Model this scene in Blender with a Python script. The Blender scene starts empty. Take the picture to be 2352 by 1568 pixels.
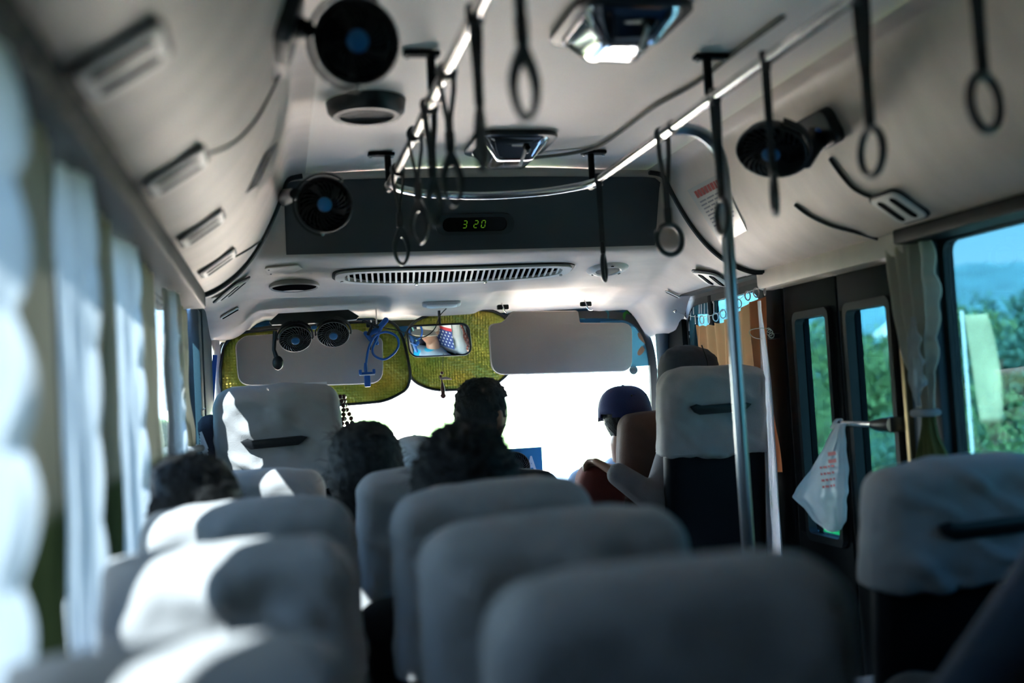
import bpy, bmesh, math, random
from mathutils import Vector, Matrix, noise, Quaternion
V = Vector
S = bpy.context.scene
COL = S.collection
PI = math.pi
rad = math.radians

# ------------------------------------------------------------------ camera
F = 2450.0
EYE = V((0, 0, 1.12))
B = Matrix(((0.97547368, 0.04360989, -0.21575279),
            (-0.21293895, -0.06129458, -0.975141),
            (-0.05575027, 0.99716656, -0.050505)))
cd = bpy.data.cameras.new('camera')
cam = bpy.data.objects.new('camera', cd)
COL.objects.link(cam)
cam.matrix_world = Matrix.Translation(EYE) @ B.to_4x4()
cd.sensor_width = 36
cd.lens = 36 * F / 2352
cd.clip_start = 0.02
cd.clip_end = 3000
cd.dof.use_dof = True
cd.dof.focus_distance = 4.25
cd.dof.aperture_fstop = 1.45
cd.dof.aperture_blades = 0
S.camera = cam


def ray(px, py):
    d = B @ V((px - 1176, 784 - py, -F))
    return d / d.y


def PY(px, py, y): return EYE + ray(px, py) * y
def PX(px, py, x):
    d = ray(px, py); return EYE + d * (x / d.x)
def PZ(px, py, z):
    d = ray(px, py); return EYE + d * ((z - EYE.z) / d.z)


# ------------------------------------------------------------------ materials
MATS = {}


def mat(name, col, rough=0.5, metal=0.0, bump=0.0, bscale=60.0, var=0.0, vscale=6.0, spec=0.5, transl=0.0, sheen=0.0, emit=0.0, stretch=None, coat=0.0):
    if name in MATS: return MATS[name]
    m = bpy.data.materials.new(name); m.use_nodes = True
    nt = m.node_tree; nt.nodes.clear()
    N = nt.nodes.new; L = nt.links.new
    out = N('ShaderNodeOutputMaterial'); p = N('ShaderNodeBsdfPrincipled')
    p.inputs['Base Color'].default_value = (*col, 1)
    p.inputs['Roughness'].default_value = rough
    p.inputs['Metallic'].default_value = metal
    p.inputs['Specular IOR Level'].default_value = spec
    p.inputs['Coat Weight'].default_value = coat
    if sheen: p.inputs['Sheen Weight'].default_value = sheen
    if emit:
        p.inputs['Emission Color'].default_value = (*col, 1); p.inputs['Emission Strength'].default_value = emit
    tc = N('ShaderNodeTexCoord')
    vec = tc.outputs['Object']
    if stretch:
        mp = N('ShaderNodeMapping'); mp.inputs['Scale'].default_value = stretch
        L(vec, mp.inputs['Vector']); vec = mp.outputs['Vector']
    colsock = None
    if var:
        n = N('ShaderNodeTexNoise'); n.inputs['Scale'].default_value = vscale; n.inputs['Detail'].default_value = 6
        L(vec, n.inputs['Vector'])
        r = N('ShaderNodeValToRGB')
        r.color_ramp.elements[0].position = 0.3; r.color_ramp.elements[1].position = 0.72
        r.color_ramp.elements[0].color = (*[c * (1 - var) for c in col], 1)
        r.color_ramp.elements[1].color = (*[min(1, c * (1 + var * 0.5)) for c in col], 1)
        L(n.outputs['Fac'], r.inputs['Fac']); colsock = r.outputs['Color']
        L(colsock, p.inputs['Base Color'])
    if bump:
        n2 = N('ShaderNodeTexNoise'); n2.inputs['Scale'].default_value = bscale; n2.inputs['Detail'].default_value = 4
        L(vec, n2.inputs['Vector'])
        b = N('ShaderNodeBump'); b.inputs['Strength'].default_value = bump; b.inputs['Distance'].default_value = 0.01
        L(n2.outputs['Fac'], b.inputs['Height']); L(b.outputs['Normal'], p.inputs['Normal'])
    sh = p.outputs[0]
    if transl:
        t = N('ShaderNodeBsdfTranslucent'); t.inputs['Color'].default_value = (*col, 1)
        if colsock: L(colsock, t.inputs['Color'])
        mx = N('ShaderNodeMixShader'); mx.inputs[0].default_value = transl
        L(sh, mx.inputs[1]); L(t.outputs[0], mx.inputs[2]); sh = mx.outputs[0]
    L(sh, out.inputs['Surface'])
    MATS[name] = m
    return m


def glass(name, tint, refl=1.0):
    m = bpy.data.materials.new(name); m.use_nodes = True
    nt = m.node_tree; nt.nodes.clear(); N = nt.nodes.new; L = nt.links.new
    out = N('ShaderNodeOutputMaterial'); t = N('ShaderNodeBsdfTransparent'); g = N('ShaderNodeBsdfGlossy')
    t.inputs['Color'].default_value = (*tint, 1); g.inputs['Roughness'].default_value = 0.02
    fr = N('ShaderNodeFresnel'); fr.inputs['IOR'].default_value = 1.45
    mul = N('ShaderNodeMath'); mul.operation = 'MULTIPLY'; mul.inputs[1].default_value = refl
    mx = N('ShaderNodeMixShader')
    L(fr.outputs[0], mul.inputs[0]); L(mul.outputs[0], mx.inputs[0]); L(t.outputs[0], mx.inputs[1]); L(g.outputs[0], mx.inputs[2])
    L(mx.outputs[0], out.inputs['Surface'])
    MATS[name] = m
    return m


def nodes_mat(name):
    m = bpy.data.materials.new(name); m.use_nodes = True
    nt = m.node_tree; nt.nodes.clear(); MATS[name] = m
    return m, nt.nodes.new, nt.links.new


TRIM = mat('moulded_trim', (0.66, 0.57, 0.52), 0.55, var=0.14, vscale=3.5, bump=0.05, bscale=250, stretch=(1, 2.5, 1))
CEIL = mat('ceiling_vinyl', (0.90, 0.82, 0.78), 0.6, var=0.06, vscale=2.0, bump=0.08, bscale=200)
PANEL = mat('dark_clock_face', (0.060, 0.064, 0.070), 0.45, var=0.15, vscale=3, bump=0.04, bscale=200)
PALE = mat('pale_vent_plastic', (0.72, 0.69, 0.67), 0.45)
BLACK = mat('black_plastic', (0.006, 0.007, 0.009), 0.42)
BLACKM = mat('matt_black', (0.003, 0.003, 0.004), 0.95, spec=0.0)
RUBBER = mat('black_rubber', (0.008, 0.009, 0.011), 0.6)
NAVY = mat('navy_vinyl', (0.003, 0.004, 0.007), 0.6, spec=0.15, bump=0.15, bscale=300)
FRAMEM = mat('dark_painted_frame', (0.004, 0.005, 0.006), 0.55, spec=0.10)
PILLAR = mat('slate_blue_vinyl', (0.045, 0.075, 0.10), 0.55, bump=0.1, bscale=200)
STEEL = mat('brushed_steel', (0.62, 0.60, 0.60), 0.22, 1.0)
CHROME = mat('chrome', (0.75, 0.75, 0.77), 0.08, 1.0)
POLEM = mat('satin_steel', (0.34, 0.40, 0.46), 0.28, 1.0)
COVER = mat('seat_cover_cloth', (0.38, 0.37, 0.37), 0.85, var=0.10, vscale=9, bump=0.28, bscale=420, sheen=0.15)
COVERB = mat('seat_cover_brown', (0.10, 0.058, 0.045), 0.85, var=0.15, vscale=9, bump=0.25, bscale=400)
COVERR = mat('seat_cover_red', (0.16, 0.025, 0.016), 0.8, var=0.2, vscale=9, bump=0.2, bscale=300)
VISOR = mat('visor_vinyl', (0.52, 0.44, 0.395), 0.6, var=0.08, vscale=5, bump=0.08, bscale=260)
STRAPM = mat('grey_strap_plastic', (0.018, 0.022, 0.028), 0.4)
BELT = mat('strap_webbing', (0.012, 0.013, 0.016), 0.7, bump=0.2, bscale=500)
BLUE = mat('blue_plastic', (0.012, 0.11, 0.42), 0.3)
HUB = mat('blue_hub', (0.006, 0.13, 0.36), 0.35)
OLIVE = mat('olive_curtain', (0.13, 0.15, 0.045), 0.9, var=0.25, vscale=12, transl=0.35)
LACE = mat('white_lace', (0.50, 0.51, 0.52), 0.9, var=0.06, vscale=30, bump=0.3, bscale=200, transl=0.6)
ORANGE = mat('orange_curtain', (0.72, 0.24, 0.10), 0.9, var=0.12, vscale=8, transl=0.65)
SHEER = mat('white_sheer', (0.82, 0.82, 0.86), 0.9, var=0.05, transl=0.5)
SKIN = mat('skin', (0.27, 0.135, 0.085), 0.5, var=0.08, vscale=20)
HAIR = mat('black_hair', (0.004, 0.004, 0.004), 0.5, spec=0.3, bump=0.6, bscale=120, stretch=(3, 3, 0.6))
CAPB = mat('navy_cap_cloth', (0.018, 0.028, 0.11), 0.85, bump=0.2, bscale=300)
HOODM = mat('grey_hood_cloth', (0.055, 0.06, 0.075), 0.9, bump=0.2, bscale=300, var=0.15, vscale=12)
SLEEVE = mat('grey_knit', (0.15, 0.14, 0.15), 0.9, bump=0.3, bscale=250, var=0.15, vscale=15)
DARKCL = mat('black_cloth', (0.010, 0.011, 0.014), 0.9, bump=0.2, bscale=250)
JACKET = mat('navy_jacket', (0.022, 0.045, 0.085), 0.85, bump=0.2, bscale=200, var=0.15)
TROUS = mat('dark_trousers', (0.012, 0.014, 0.02), 0.9)
FLOORM = mat('grey_floor_vinyl', (0.03, 0.03, 0.033), 0.6, var=0.2, vscale=20, bump=0.1, bscale=150)
WALLM = mat('lower_wall_vinyl', (0.05, 0.05, 0.052), 0.6, var=0.1, bump=0.1, bscale=200)
DASH = mat('dash_grey', (0.50, 0.50, 0.50), 0.6, bump=0.1, bscale=200)
WHITEP = mat('white_plastic', (0.75, 0.75, 0.76), 0.4)
RAILM = mat('slate_rail', (0.022, 0.030, 0.038), 0.5, spec=0.2)
RIBM = mat('fan_rib_plastic', (0.12, 0.12, 0.13), 0.35)
BRASS = mat('dull_brass', (0.30, 0.22, 0.12), 0.4, 0.9)
CABLE = mat('cable', (0.012, 0.010, 0.010), 0.5)
BEADM = mat('red_brown_beads', (0.10, 0.018, 0.010), 0.35)
GL_CLEAR = glass('windscreen_glass', (0.76, 0.75, 0.72), 0.6)
GL_LEFT = glass('grey_side_glass', (0.32, 0.36, 0.39), 0.6)
GL_SIDE = glass('clear_side_glass', (0.20, 0.28, 0.31), 0.6)
GL_TINT = glass('blue_tinted_glass', (0.095, 0.158, 0.182), 0.2)
GL_DOOR = glass('door_glass', (0.095, 0.158, 0.182), 0.2)


def make_mirror():
    m, N, L = nodes_mat('mirror_glass')
    o = N('ShaderNodeOutputMaterial'); g = N('ShaderNodeBsdfGlossy')
    g.inputs['Color'].default_value = (0.86, 0.88, 0.9, 1); g.inputs['Roughness'].default_value = 0.0
    L(g.outputs[0], o.inputs['Surface'])
    return m
MIRROR = make_mirror()


def make_foil():
    m, N, L = nodes_mat('gold_bubble_foil')
    o = N('ShaderNodeOutputMaterial'); p = N('ShaderNodeBsdfPrincipled'); t = N('ShaderNodeBsdfTranslucent'); mx = N('ShaderNodeMixShader')
    tc = N('ShaderNodeTexCoord'); mp = N('ShaderNodeMapping'); mp.inputs['Scale'].default_value = (82, 82, 82)
    L(tc.outputs['Object'], mp.inputs['Vector'])
    v = N('ShaderNodeTexVoronoi'); v.inputs['Scale'].default_value = 1.0; v.inputs['Randomness'].default_value = 0.25
    L(mp.outputs[0], v.inputs['Vector'])
    n = N('ShaderNodeTexNoise'); n.inputs['Scale'].default_value = 7; n.inputs['Detail'].default_value = 5; L(tc.outputs['Object'], n.inputs['Vector'])
    r = N('ShaderNodeValToRGB')
    r.color_ramp.elements[0].position = 0.3; r.color_ramp.elements[1].position = 0.7
    r.color_ramp.elements[0].color = (0.20, 0.28, 0.05, 1); r.color_ramp.elements[1].color = (0.44, 0.34, 0.06, 1)
    L(n.outputs['Fac'], r.inputs['Fac'])
    b = N('ShaderNodeBump'); b.inputs['Strength'].default_value = 0.9; b.inputs['Distance'].default_value = 0.006
    L(v.outputs['Distance'], b.inputs['Height'])
    p.inputs['Metallic'].default_value = 0.6; p.inputs['Roughness'].default_value = 0.3
    L(r.outputs[0], p.inputs['Base Color']); L(b.outputs[0], p.inputs['Normal'])
    L(r.outputs[0], t.inputs['Color']); L(b.outputs[0], t.inputs['Normal'])
    mx.inputs[0].default_value = 0.20
    L(p.outputs[0], mx.inputs[1]); L(t.outputs[0], mx.inputs[2]); L(mx.outputs[0], o.inputs['Surface'])
    return m
FOIL = make_foil()


def make_curtain_mat(name, top, low, zsplit, tr):
    """cream cloth with a dyed olive hem band: the split is a real seam at height zsplit of the object"""
    m, N, L = nodes_mat(name)
    o = N('ShaderNodeOutputMaterial'); p = N('ShaderNodeBsdfPrincipled'); t = N('ShaderNodeBsdfTranslucent'); mx = N('ShaderNodeMixShader')
    tc = N('ShaderNodeTexCoord'); sp = N('ShaderNodeSeparateXYZ'); L(tc.outputs['Object'], sp.inputs[0])
    mr = N('ShaderNodeMapRange'); mr.inputs['From Min'].default_value = zsplit - 0.012; mr.inputs['From Max'].default_value = zsplit + 0.012
    L(sp.outputs['Z'], mr.inputs['Value'])
    c = N('ShaderNodeMix'); c.data_type = 'RGBA'; c.inputs[6].default_value = (*low, 1); c.inputs[7].default_value = (*top, 1)
    L(mr.outputs[0], c.inputs[0])
    p.inputs['Roughness'].default_value = 0.9
    L(c.outputs[2], p.inputs['Base Color']); L(c.outputs[2], t.inputs['Color'])
    n = N('ShaderNodeTexNoise'); n.inputs['Scale'].default_value = 350; b = N('ShaderNodeBump'); b.inputs['Strength'].default_value = 0.2; b.inputs['Distance'].default_value = 0.003
    L(tc.outputs['Object'], n.inputs['Vector']); L(n.outputs['Fac'], b.inputs['Height']); L(b.outputs[0], p.inputs['Normal'])
    mx.inputs[0].default_value = tr
    L(p.outputs[0], mx.inputs[1]); L(t.outputs[0], mx.inputs[2]); L(mx.outputs[0], o.inputs['Surface'])
    return m


# ------------------------------------------------------------------ mesh builder
def frame_from(n, up=V((0, 0, 1))):
    """rotation whose local Z is n and local Y is as near as possible to up"""
    z = V(n).normalized(); y = V(up) - z * z.dot(V(up))
    if y.length < 1e-5: y = V((0, 1, 0)) - z * z.y
    y.normalize(); x = y.cross(z)
    return Matrix((x, y, z)).transposed()


def TRS(loc, rot=None):
    M = Matrix.Translation(V(loc))
    if rot is not None: M = M @ (rot.to_4x4() if not isinstance(rot, (tuple, list)) else Matrix.Rotation(rot[2], 4, 'Z') @ Matrix.Rotation(rot[1], 4, 'Y') @ Matrix.Rotation(rot[0], 4, 'X'))
    return M


def rrect(w, h, r, n=6):
    pts = []
    for cx, cy, a0 in ((w / 2 - r, h / 2 - r, 0), (-w / 2 + r, h / 2 - r, 90), (-w / 2 + r, -h / 2 + r, 180), (w / 2 - r, -h / 2 + r, 270)):
        for i in range(n + 1):
            a = rad(a0 + 90 * i / n); pts.append((cx + r * math.cos(a), cy + r * math.sin(a)))
    return pts


def ellipse(a, b, n=32): return [(a * math.cos(2 * PI * i / n), b * math.sin(2 * PI * i / n)) for i in range(n)]


def smooth_path(pts, k=8, closed=False):
    pts = [V(p) for p in pts]; n = len(pts); out = []
    rng = range(n) if closed else range(n - 1)
    for i in rng:
        if closed: p0, p1, p2, p3 = pts[i - 1], pts[i], pts[(i + 1) % n], pts[(i + 2) % n]
        else: p0, p1, p2, p3 = pts[max(i - 1, 0)], pts[i], pts[i + 1], pts[min(i + 2, n - 1)]
        for j in range(k):
            t = j / k
            out.append(0.5 * ((2 * p1) + (-p0 + p2) * t + (2 * p0 - 5 * p1 + 4 * p2 - p3) * t * t + (-p0 + 3 * p1 - 3 * p2 + p3) * t ** 3))
    if not closed: out.append(pts[-1])
    return out


class MB:
    def __init__(s): s.bm = bmesh.new()

    def _merge(s, tmp, M=None):
        if M is not None: bmesh.ops.transform(tmp, matrix=M, verts=tmp.verts)
        me = bpy.data.meshes.new('tmp'); tmp.to_mesh(me); tmp.free(); s.bm.from_mesh(me); bpy.data.meshes.remove(me)
        return s

    def box(s, c, size, rot=None, bev=0.0, seg=2):
        t = bmesh.new(); bmesh.ops.create_cube(t, size=1)
        bmesh.ops.scale(t, vec=V(size), verts=t.verts)
        if bev: bmesh.ops.bevel(t, geom=list(t.edges), offset=min(bev, min(size) * 0.49), segments=seg, profile=0.5, affect='EDGES')
        return s._merge(t, TRS(c, rot))

    def box2(s, a, b, bev=0.0):
        a, b = V(a), V(b); return s.box((a + b) / 2, [abs(x) for x in (b - a)], None, bev)

    def tube(s, pts, r, n=10, closed=False, caps=True):
        pts = [V(p) for p in pts]; m = len(pts); bm = s.bm
        rr = r if isinstance(r, (list, tuple)) else [r] * m
        prev = None; rings = []
        for i, p in enumerate(pts):
            if closed: t = (pts[(i + 1) % m] - pts[i - 1])
            else: t = pts[min(i + 1, m - 1)] - pts[max(i - 1, 0)]
            if t.length < 1e-9: t = V((0, 0, 1))
            t.normalize()
            if prev is None:
                u = t.orthogonal().normalized()
            else:
                u = prev - t * prev.dot(t)
                if u.length < 1e-6: u = t.orthogonal()
                u.normalize()
            prev = u; w = t.cross(u)
            rings.append([bm.verts.new(p + (u * math.cos(2 * PI * j / n) + w * math.sin(2 * PI * j / n)) * rr[i]) for j in range(n)])
        for i in range(m if closed else m - 1):
            a, b = rings[i], rings[(i + 1) % m]
            off = 0
            if closed and i == m - 1:
                off = min(range(n), key=lambda o: (a[0].co - b[o].co).length)
            for j in range(n):
                bm.faces.new((a[j], a[(j + 1) % n], b[(j + 1 + off) % n], b[(j + off) % n]))
        if caps and not closed:
            bm.faces.new(rings[0][::-1]); bm.faces.new(rings[-1])
        return s

    def sweep(s, pts, prof, up=V((0, 0, 1)), closed=False):
        """sweep a 2-D profile (a,b): a along side = t x up, b along up"""
        pts = [V(p) for p in pts]; m = len(pts); n = len(prof); bm = s.bm; rings = []
        for i, p in enumerate(pts):
            t = (pts[(i + 1) % m] - pts[i - 1]) if closed else pts[min(i + 1, m - 1)] - pts[max(i - 1, 0)]
            t.normalize(); u0 = V(up(i) if callable(up) else up); side = t.cross(u0)
            if side.length < 1e-6: side = t.orthogonal()
            side.normalize(); u = side.cross(t)
            rings.append([bm.verts.new(p + side * a + u * b) for a, b in prof])
        for i in range(m if closed else m - 1):
            a, b = rings[i], rings[(i + 1) % m]
            for j in range(n): bm.faces.new((a[j], a[(j + 1) % n], b[(j + 1) % n], b[j]))
        if not closed:
            bm.faces.new(rings[0][::-1]); bm.faces.new(rings[-1])
        return s

    def lathe(s, prof, M=None, n=32, cap=True):
        t = bmesh.new(); rings = []
        for r, h in prof:
            if r < 1e-6: rings.append([t.verts.new((0, 0, h))])
            else: rings.append([t.verts.new((r * math.cos(2 * PI * j / n), r * math.sin(2 * PI * j / n), h)) for j in range(n)])
        for a, b in zip(rings, rings[1:]):
            for j in range(n):
                k = (j + 1) % n
                if len(a) == 1 and len(b) == 1: continue
                if len(a) == 1: t.faces.new((a[0], b[j], b[k]))
                elif len(b) == 1: t.faces.new((a[j], a[k], b[0]))
                else: t.faces.new((a[j], a[k], b[k], b[j]))
        return s._merge(t, M)

    def prism(s, outline, depth, M=None, bev=0.0, z0=0.0, seg=2):
        t = bmesh.new()
        vs = [t.verts.new((x, y, z0)) for x, y in outline]
        f = t.faces.new(vs)
        r = bmesh.ops.extrude_face_region(t, geom=[f])
        nv = [g for g in r['geom'] if isinstance(g, bmesh.types.BMVert)]
        bmesh.ops.translate(t, vec=(0, 0, depth), verts=nv)
        bmesh.ops.recalc_face_normals(t, faces=t.faces)
        if bev:
            es = [e for e in t.edges if abs(e.verts[0].co.z - e.verts[1].co.z) < 1e-6]
            bmesh.ops.bevel(t, geom=es, offset=bev, segments=seg, profile=0.5, affect='EDGES')
        return s._merge(t, M)

    def ringplate(s, outer, inner, depth, M=None):
        """flat frame between two outlines with the same point count"""
        t = bmesh.new(); n = len(outer)
        q = [[t.verts.new((x, y, z)) for x, y in o] for o, z in ((outer, 0), (outer, depth), (inner, depth), (inner, 0))]
        for k in range(4):
            a, b = q[k], q[(k + 1) % 4]
            for j in range(n): t.faces.new((a[j], a[(j + 1) % n], b[(j + 1) % n], b[j]))
        bmesh.ops.recalc_face_normals(t, faces=t.faces)
        return s._merge(t, M)

    def grid(s, fn, nu, nv, closeu=False):
        bm = s.bm
        g = [[bm.verts.new(fn(i / nu, j / nv)) for j in range(nv + 1)] for i in range(nu if closeu else nu + 1)]
        m = len(g)
        for i in range(nu):
            for j in range(nv):
                bm.faces.new((g[i][j], g[(i + 1) % m][j], g[(i + 1) % m][j + 1], g[i][j + 1]))
        return s

    def ball(s, c, r, rot=None, n=16, m=10, fn=None):
        t = bmesh.new(); bmesh.ops.create_uvsphere(t, u_segments=n, v_segments=m, radius=1)
        if fn:
            for v in t.verts: v.co = fn(v.co)
        rr = r if isinstance(r, (tuple, list, Vector)) else (r, r, r)
        bmesh.ops.scale(t, vec=V(rr), verts=t.verts)
        return s._merge(t, TRS(c, rot))

    def capsule(s, p0, r0, p1, r1, n=12, k=5):
        p0, p1 = V(p0), V(p1); d = p1 - p0; L = max(d.length, 1e-5)
        prof = [(r0 * math.cos(a), r0 * math.sin(a)) for a in [rad(-90 + 90 * i / k) for i in range(k + 1)]]
        prof += [(r1 * math.cos(a), L + r1 * math.sin(a)) for a in [rad(90 * i / k) for i in range(k + 1)]]
        prof[0] = (0, -r0); prof[-1] = (0, L + r1)
        return s.lathe(prof, Matrix.Translation(p0) @ frame_from(d, V((0, 1, 0.01))).to_4x4(), n)

    def chain(s, pts, rs, n=12):
        for i in range(len(pts) - 1): s.capsule(pts[i], rs[i], pts[i + 1], rs[i + 1], n)
        return s

    def rbox(s, half, r, cuts=10, fn=None, M=None, flat=False):
        """rounded box of half sizes with radius r, optional per-vertex function fn(p, normal)->p"""
        t = bmesh.new(); bmesh.ops.create_cube(t, size=2)
        bmesh.ops.subdivide_edges(t, edges=t.edges, cuts=cuts, use_grid_fill=True)
        H = V(half)
        for v in t.verts:
            q = V((v.co.x * H.x, v.co.y * H.y, v.co.z * H.z))
            c = V([max(-(H[i] - min(r, H[i])), min(H[i] - min(r, H[i]), q[i])) for i in range(3)])
            if flat and q.z < 0: c.z = q.z
            d = q - c
            if d.length > 1e-9:
                d.normalize(); p = c + d * min(r, min(H) if False else r)
            else: p = q
            for i in range(3):
                p[i] = max(-H[i], min(H[i], p[i]))
            v.co = p
        bmesh.ops.recalc_face_normals(t, faces=t.faces)
        t.normal_update()
        if fn:
            nn = [(v, fn(v.co.copy(), v.normal.copy())) for v in t.verts]
            for v, p in nn: v.co = p
        return s._merge(t, M)

    def build(s, name, material, parent=None, local=False, sharp=40, smooth=True, normals=True):
        me = bpy.data.meshes.new(name)
        if normals: bmesh.ops.recalc_face_normals(s.bm, faces=s.bm.faces)
        off = V((0, 0, 0))
        if parent is not None and not local:
            p = parent
            while p.parent: p = p.parent
            off = p.location.copy()
        elif parent is None and not local:
            lo = V([min(v.co[i] for v in s.bm.verts) for i in range(3)]); hi = V([max(v.co[i] for v in s.bm.verts) for i in range(3)])
            off = V(((lo.x + hi.x) / 2, (lo.y + hi.y) / 2, lo.z))
        if off.length > 0: bmesh.ops.translate(s.bm, vec=-off, verts=s.bm.verts)
        s.bm.to_mesh(me); s.bm.free()
        if smooth:
            me.shade_smooth(); me.set_sharp_from_angle(angle=rad(sharp))
        if material is not None: me.materials.append(material)
        o = bpy.data.objects.new(name, me); COL.objects.link(o)
        if parent is not None: o.parent = parent
        elif not local: o.location = off
        return o


def thing(name, label, cat, loc=(0, 0, 0), rot=None, group=None):
    o = bpy.data.objects.new(name, None); COL.objects.link(o); o.empty_display_size = 0.05
    o.location = V(loc)
    if rot is not None:
        o.rotation_euler = rot.to_euler() if isinstance(rot, Matrix) else rot
    return tag(o, label, cat, group)


def tag(o, label, cat, group=None, kind=None):
    o['label'] = label; o['category'] = cat
    if group: o['group'] = group
    if kind: o['kind'] = kind
    return o


def struct(o, label=None, cat=None):
    o['kind'] = 'structure'
    if label: o['label'] = label
    if cat: o['category'] = cat
    return o


def part_label(o, label): o['label'] = label; return o


def dup(root, loc=None, rot=None, label=None, group=None, parent=None):
    c = root.copy(); COL.objects.link(c)
    if parent is not None: c.parent = parent
    else:
        if loc is not None: c.location = V(loc)
        if rot is not None: c.rotation_euler = rot.to_euler() if isinstance(rot, Matrix) else rot
        if label: c['label'] = label
        if group: c['group'] = group
    for ch in list(root.children): dup(ch, parent=c)
    return c


def text_part(body, size, M, name, material, parent, local=False, depth=0.0006, bold=0.0):
    cu = bpy.data.curves.new('txt', 'FONT'); cu.body = body; cu.size = size; cu.extrude = depth; cu.align_x = 'CENTER'; cu.align_y = 'CENTER'; cu.offset = bold
    o = bpy.data.objects.new('txt', cu); COL.objects.link(o)
    dg = bpy.context.evaluated_depsgraph_get(); me = bpy.data.meshes.new_from_object(o.evaluated_get(dg))
    bpy.data.objects.remove(o); bpy.data.curves.remove(cu)
    mb = MB(); mb.bm.from_mesh(me); bpy.data.meshes.remove(me)
    bmesh.ops.transform(mb.bm, matrix=M, verts=mb.bm.verts)
    return mb.build(name, material, parent, local, smooth=False, normals=False)


def solid(o, t, off=0):
    m = o.modifiers.new('thickness', 'SOLIDIFY'); m.thickness = t; m.offset = off; return o


def subsurf(o, n=1):
    m = o.modifiers.new('subsurf', 'SUBSURF'); m.levels = n; m.render_levels = n; return o


def remesh(o, vox, sm=4):
    m = o.modifiers.new('remesh', 'REMESH'); m.mode = 'VOXEL'; m.voxel_size = vox; m.use_smooth_shade = True
    if sm:
        k = o.modifiers.new('smooth', 'SMOOTH'); k.iterations = sm; k.factor = 0.5
    return o


def fbm(p, o=4): return noise.fractal(p, 1.0, 2.0, o)
def sst(t):
    t = max(0.0, min(1.0, t)); return t * t * (3 - 2 * t)
# ------------------------------------------------------------------ bus shell
XC = 0.725
YB, YF = -1.7, 3.63
LPROF = [(-0.25, 1.512), (-0.215, 1.516), (-0.17, 1.538), (-0.12, 1.575), (-0.07, 1.63), (-0.025, 1.70), (0.01, 1.77), (0.035, 1.83), (0.05, 1.872), (0.07, 1.893), (0.12, 1.902)]
LP = [(p.x, p.z) for p in smooth_path([V((x, 0, z)) for x, z in LPROF], 4)]


def prof_z(x):
    """height of the roof lining (cove + ceiling) at x"""
    if x > XC: x = 2 * XC - x
    if x <= LP[0][0]: return LP[0][1]
    for (x0, z0), (x1, z1) in zip(LP, LP[1:]):
        if x <= x1: return z0 + (z1 - z0) * (x - x0) / max(x1 - x0, 1e-6)
    return 1.902 + 0.018 * sst((x - 0.12) / 0.5)


def hitcove(px, py, right=False, lift=0.0):
    """point and inward normal on the cove lining seen at a pixel"""
    d = ray(px, py); best = None
    pts = [(1.45 - x, z) for x, z in LP] if right else LP
    for (x0, z0), (x1, z1) in zip(pts, pts[1:]):
        # solve t*d.x = x0+(x1-x0)s ; EYE.z + t*d.z = z0+(z1-z0)s
        a, b, c, e = d.x, -(x1 - x0), d.z, -(z1 - z0)
        det = a * e - b * c
        if abs(det) < 1e-9: continue
        r0, r1 = x0, z0 - EYE.z
        t = (r0 * e - b * r1) / det; s = (a * r1 - c * r0) / det
        if -0.02 <= s <= 1.02 and t > 0.2 and (best is None or t < best[0]):
            n = V((z1 - z0, 0, -(x1 - x0))).normalized()
            if right: n = -n
            if n.z > 0 and False: n = -n
            best = (t, n, V((x1 - x0, 0, z1 - z0)).normalized())
    if best is None: return None
    t, n, tan = best
    p = EYE + d * t
    if (EYE - p).dot(n) < 0: n = -n
    return p + n * lift, n, tan


# ceiling and side coves
mb = MB(); mb.grid(lambda u, v: V((0.04 + u * 1.37, YB + v * (3.66 - YB), prof_z(0.12 + u * 1.21))), 28, 20)
struct(solid(mb.build('ceiling', CEIL, normals=False), 0.012, 1))
for side in (0, 1):
    mb = MB(); n = len(LP) - 1
    def cf(u, v):
        x, z = LP[min(n, int(round(u * n)))]
        return V(((1.45 - x) if side else x, YB + v * (YF - YB), z))
    mb.grid(cf, n, 24)
    # rolled lower lip
    xl = 1.70 if side else -0.25
    mb.tube([V((xl, YB, 1.517)), V((xl, YF, 1.517))], 0.007, 8)
    struct(mb.build('trim_%d' % (side + 1), TRIM, normals=False))

# front roof moulding: step with the clock, then the header down to the windscreen
HY = [(3.60, 1.93), (3.65, 1.915), (3.67, 1.89), (3.69, 1.845), (3.71, 1.795), (3.73, 1.745), (3.75, 1.695), (3.762, 1.665), (3.774, 1.647), (3.79, 1.638), (3.82, 1.629), (3.88, 1.618), (4.0, 1.597), (4.1, 1.579), (4.2, 1.561), (4.26, 1.549), (4.31, 1.536), (4.4, 1.515), (4.5, 1.500), (4.6, 1.487), (4.63, 1.482)]


def bulge(x): return 0.16 * (1 - ((x - XC) / 1.0) ** 2)


def hz(y):
    for (y0, z0), (y1, z1) in zip(HY, HY[1:]):
        if y <= y1: return z0 + (z1 - z0) * (y - y0) / (y1 - y0)
    return HY[-1][1]


def front_z(x, y):
    a, b = prof_z(x), hz(y)
    k = 0.035; h = max(0, min(1, 0.5 + 0.5 * (b - a) / k)); z = b + (a - b) * h - k * h * (1 - h)
    z -= 0.13 * sst((x - 1.575) / 0.11) * sst((y - 4.28) / 0.2)
    z -= 0.07 * sst((-0.03 - x) / 0.17) * sst((y - 4.25) / 0.3)
    # shallow recess above each sun visor
    for x0, x1 in ((-0.13, 0.47), (0.86, 1.45)):
        z += 0.016 * sst((x - x0) / 0.05) * sst((x1 - x) / 0.05) * sst((y - 4.24) / 0.05)
    return z


def front_pt(x, y):
    yy = y + bulge(x) * sst((y - 4.0) / 0.63)
    return V((x, yy, front_z(x, y)))


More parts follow.
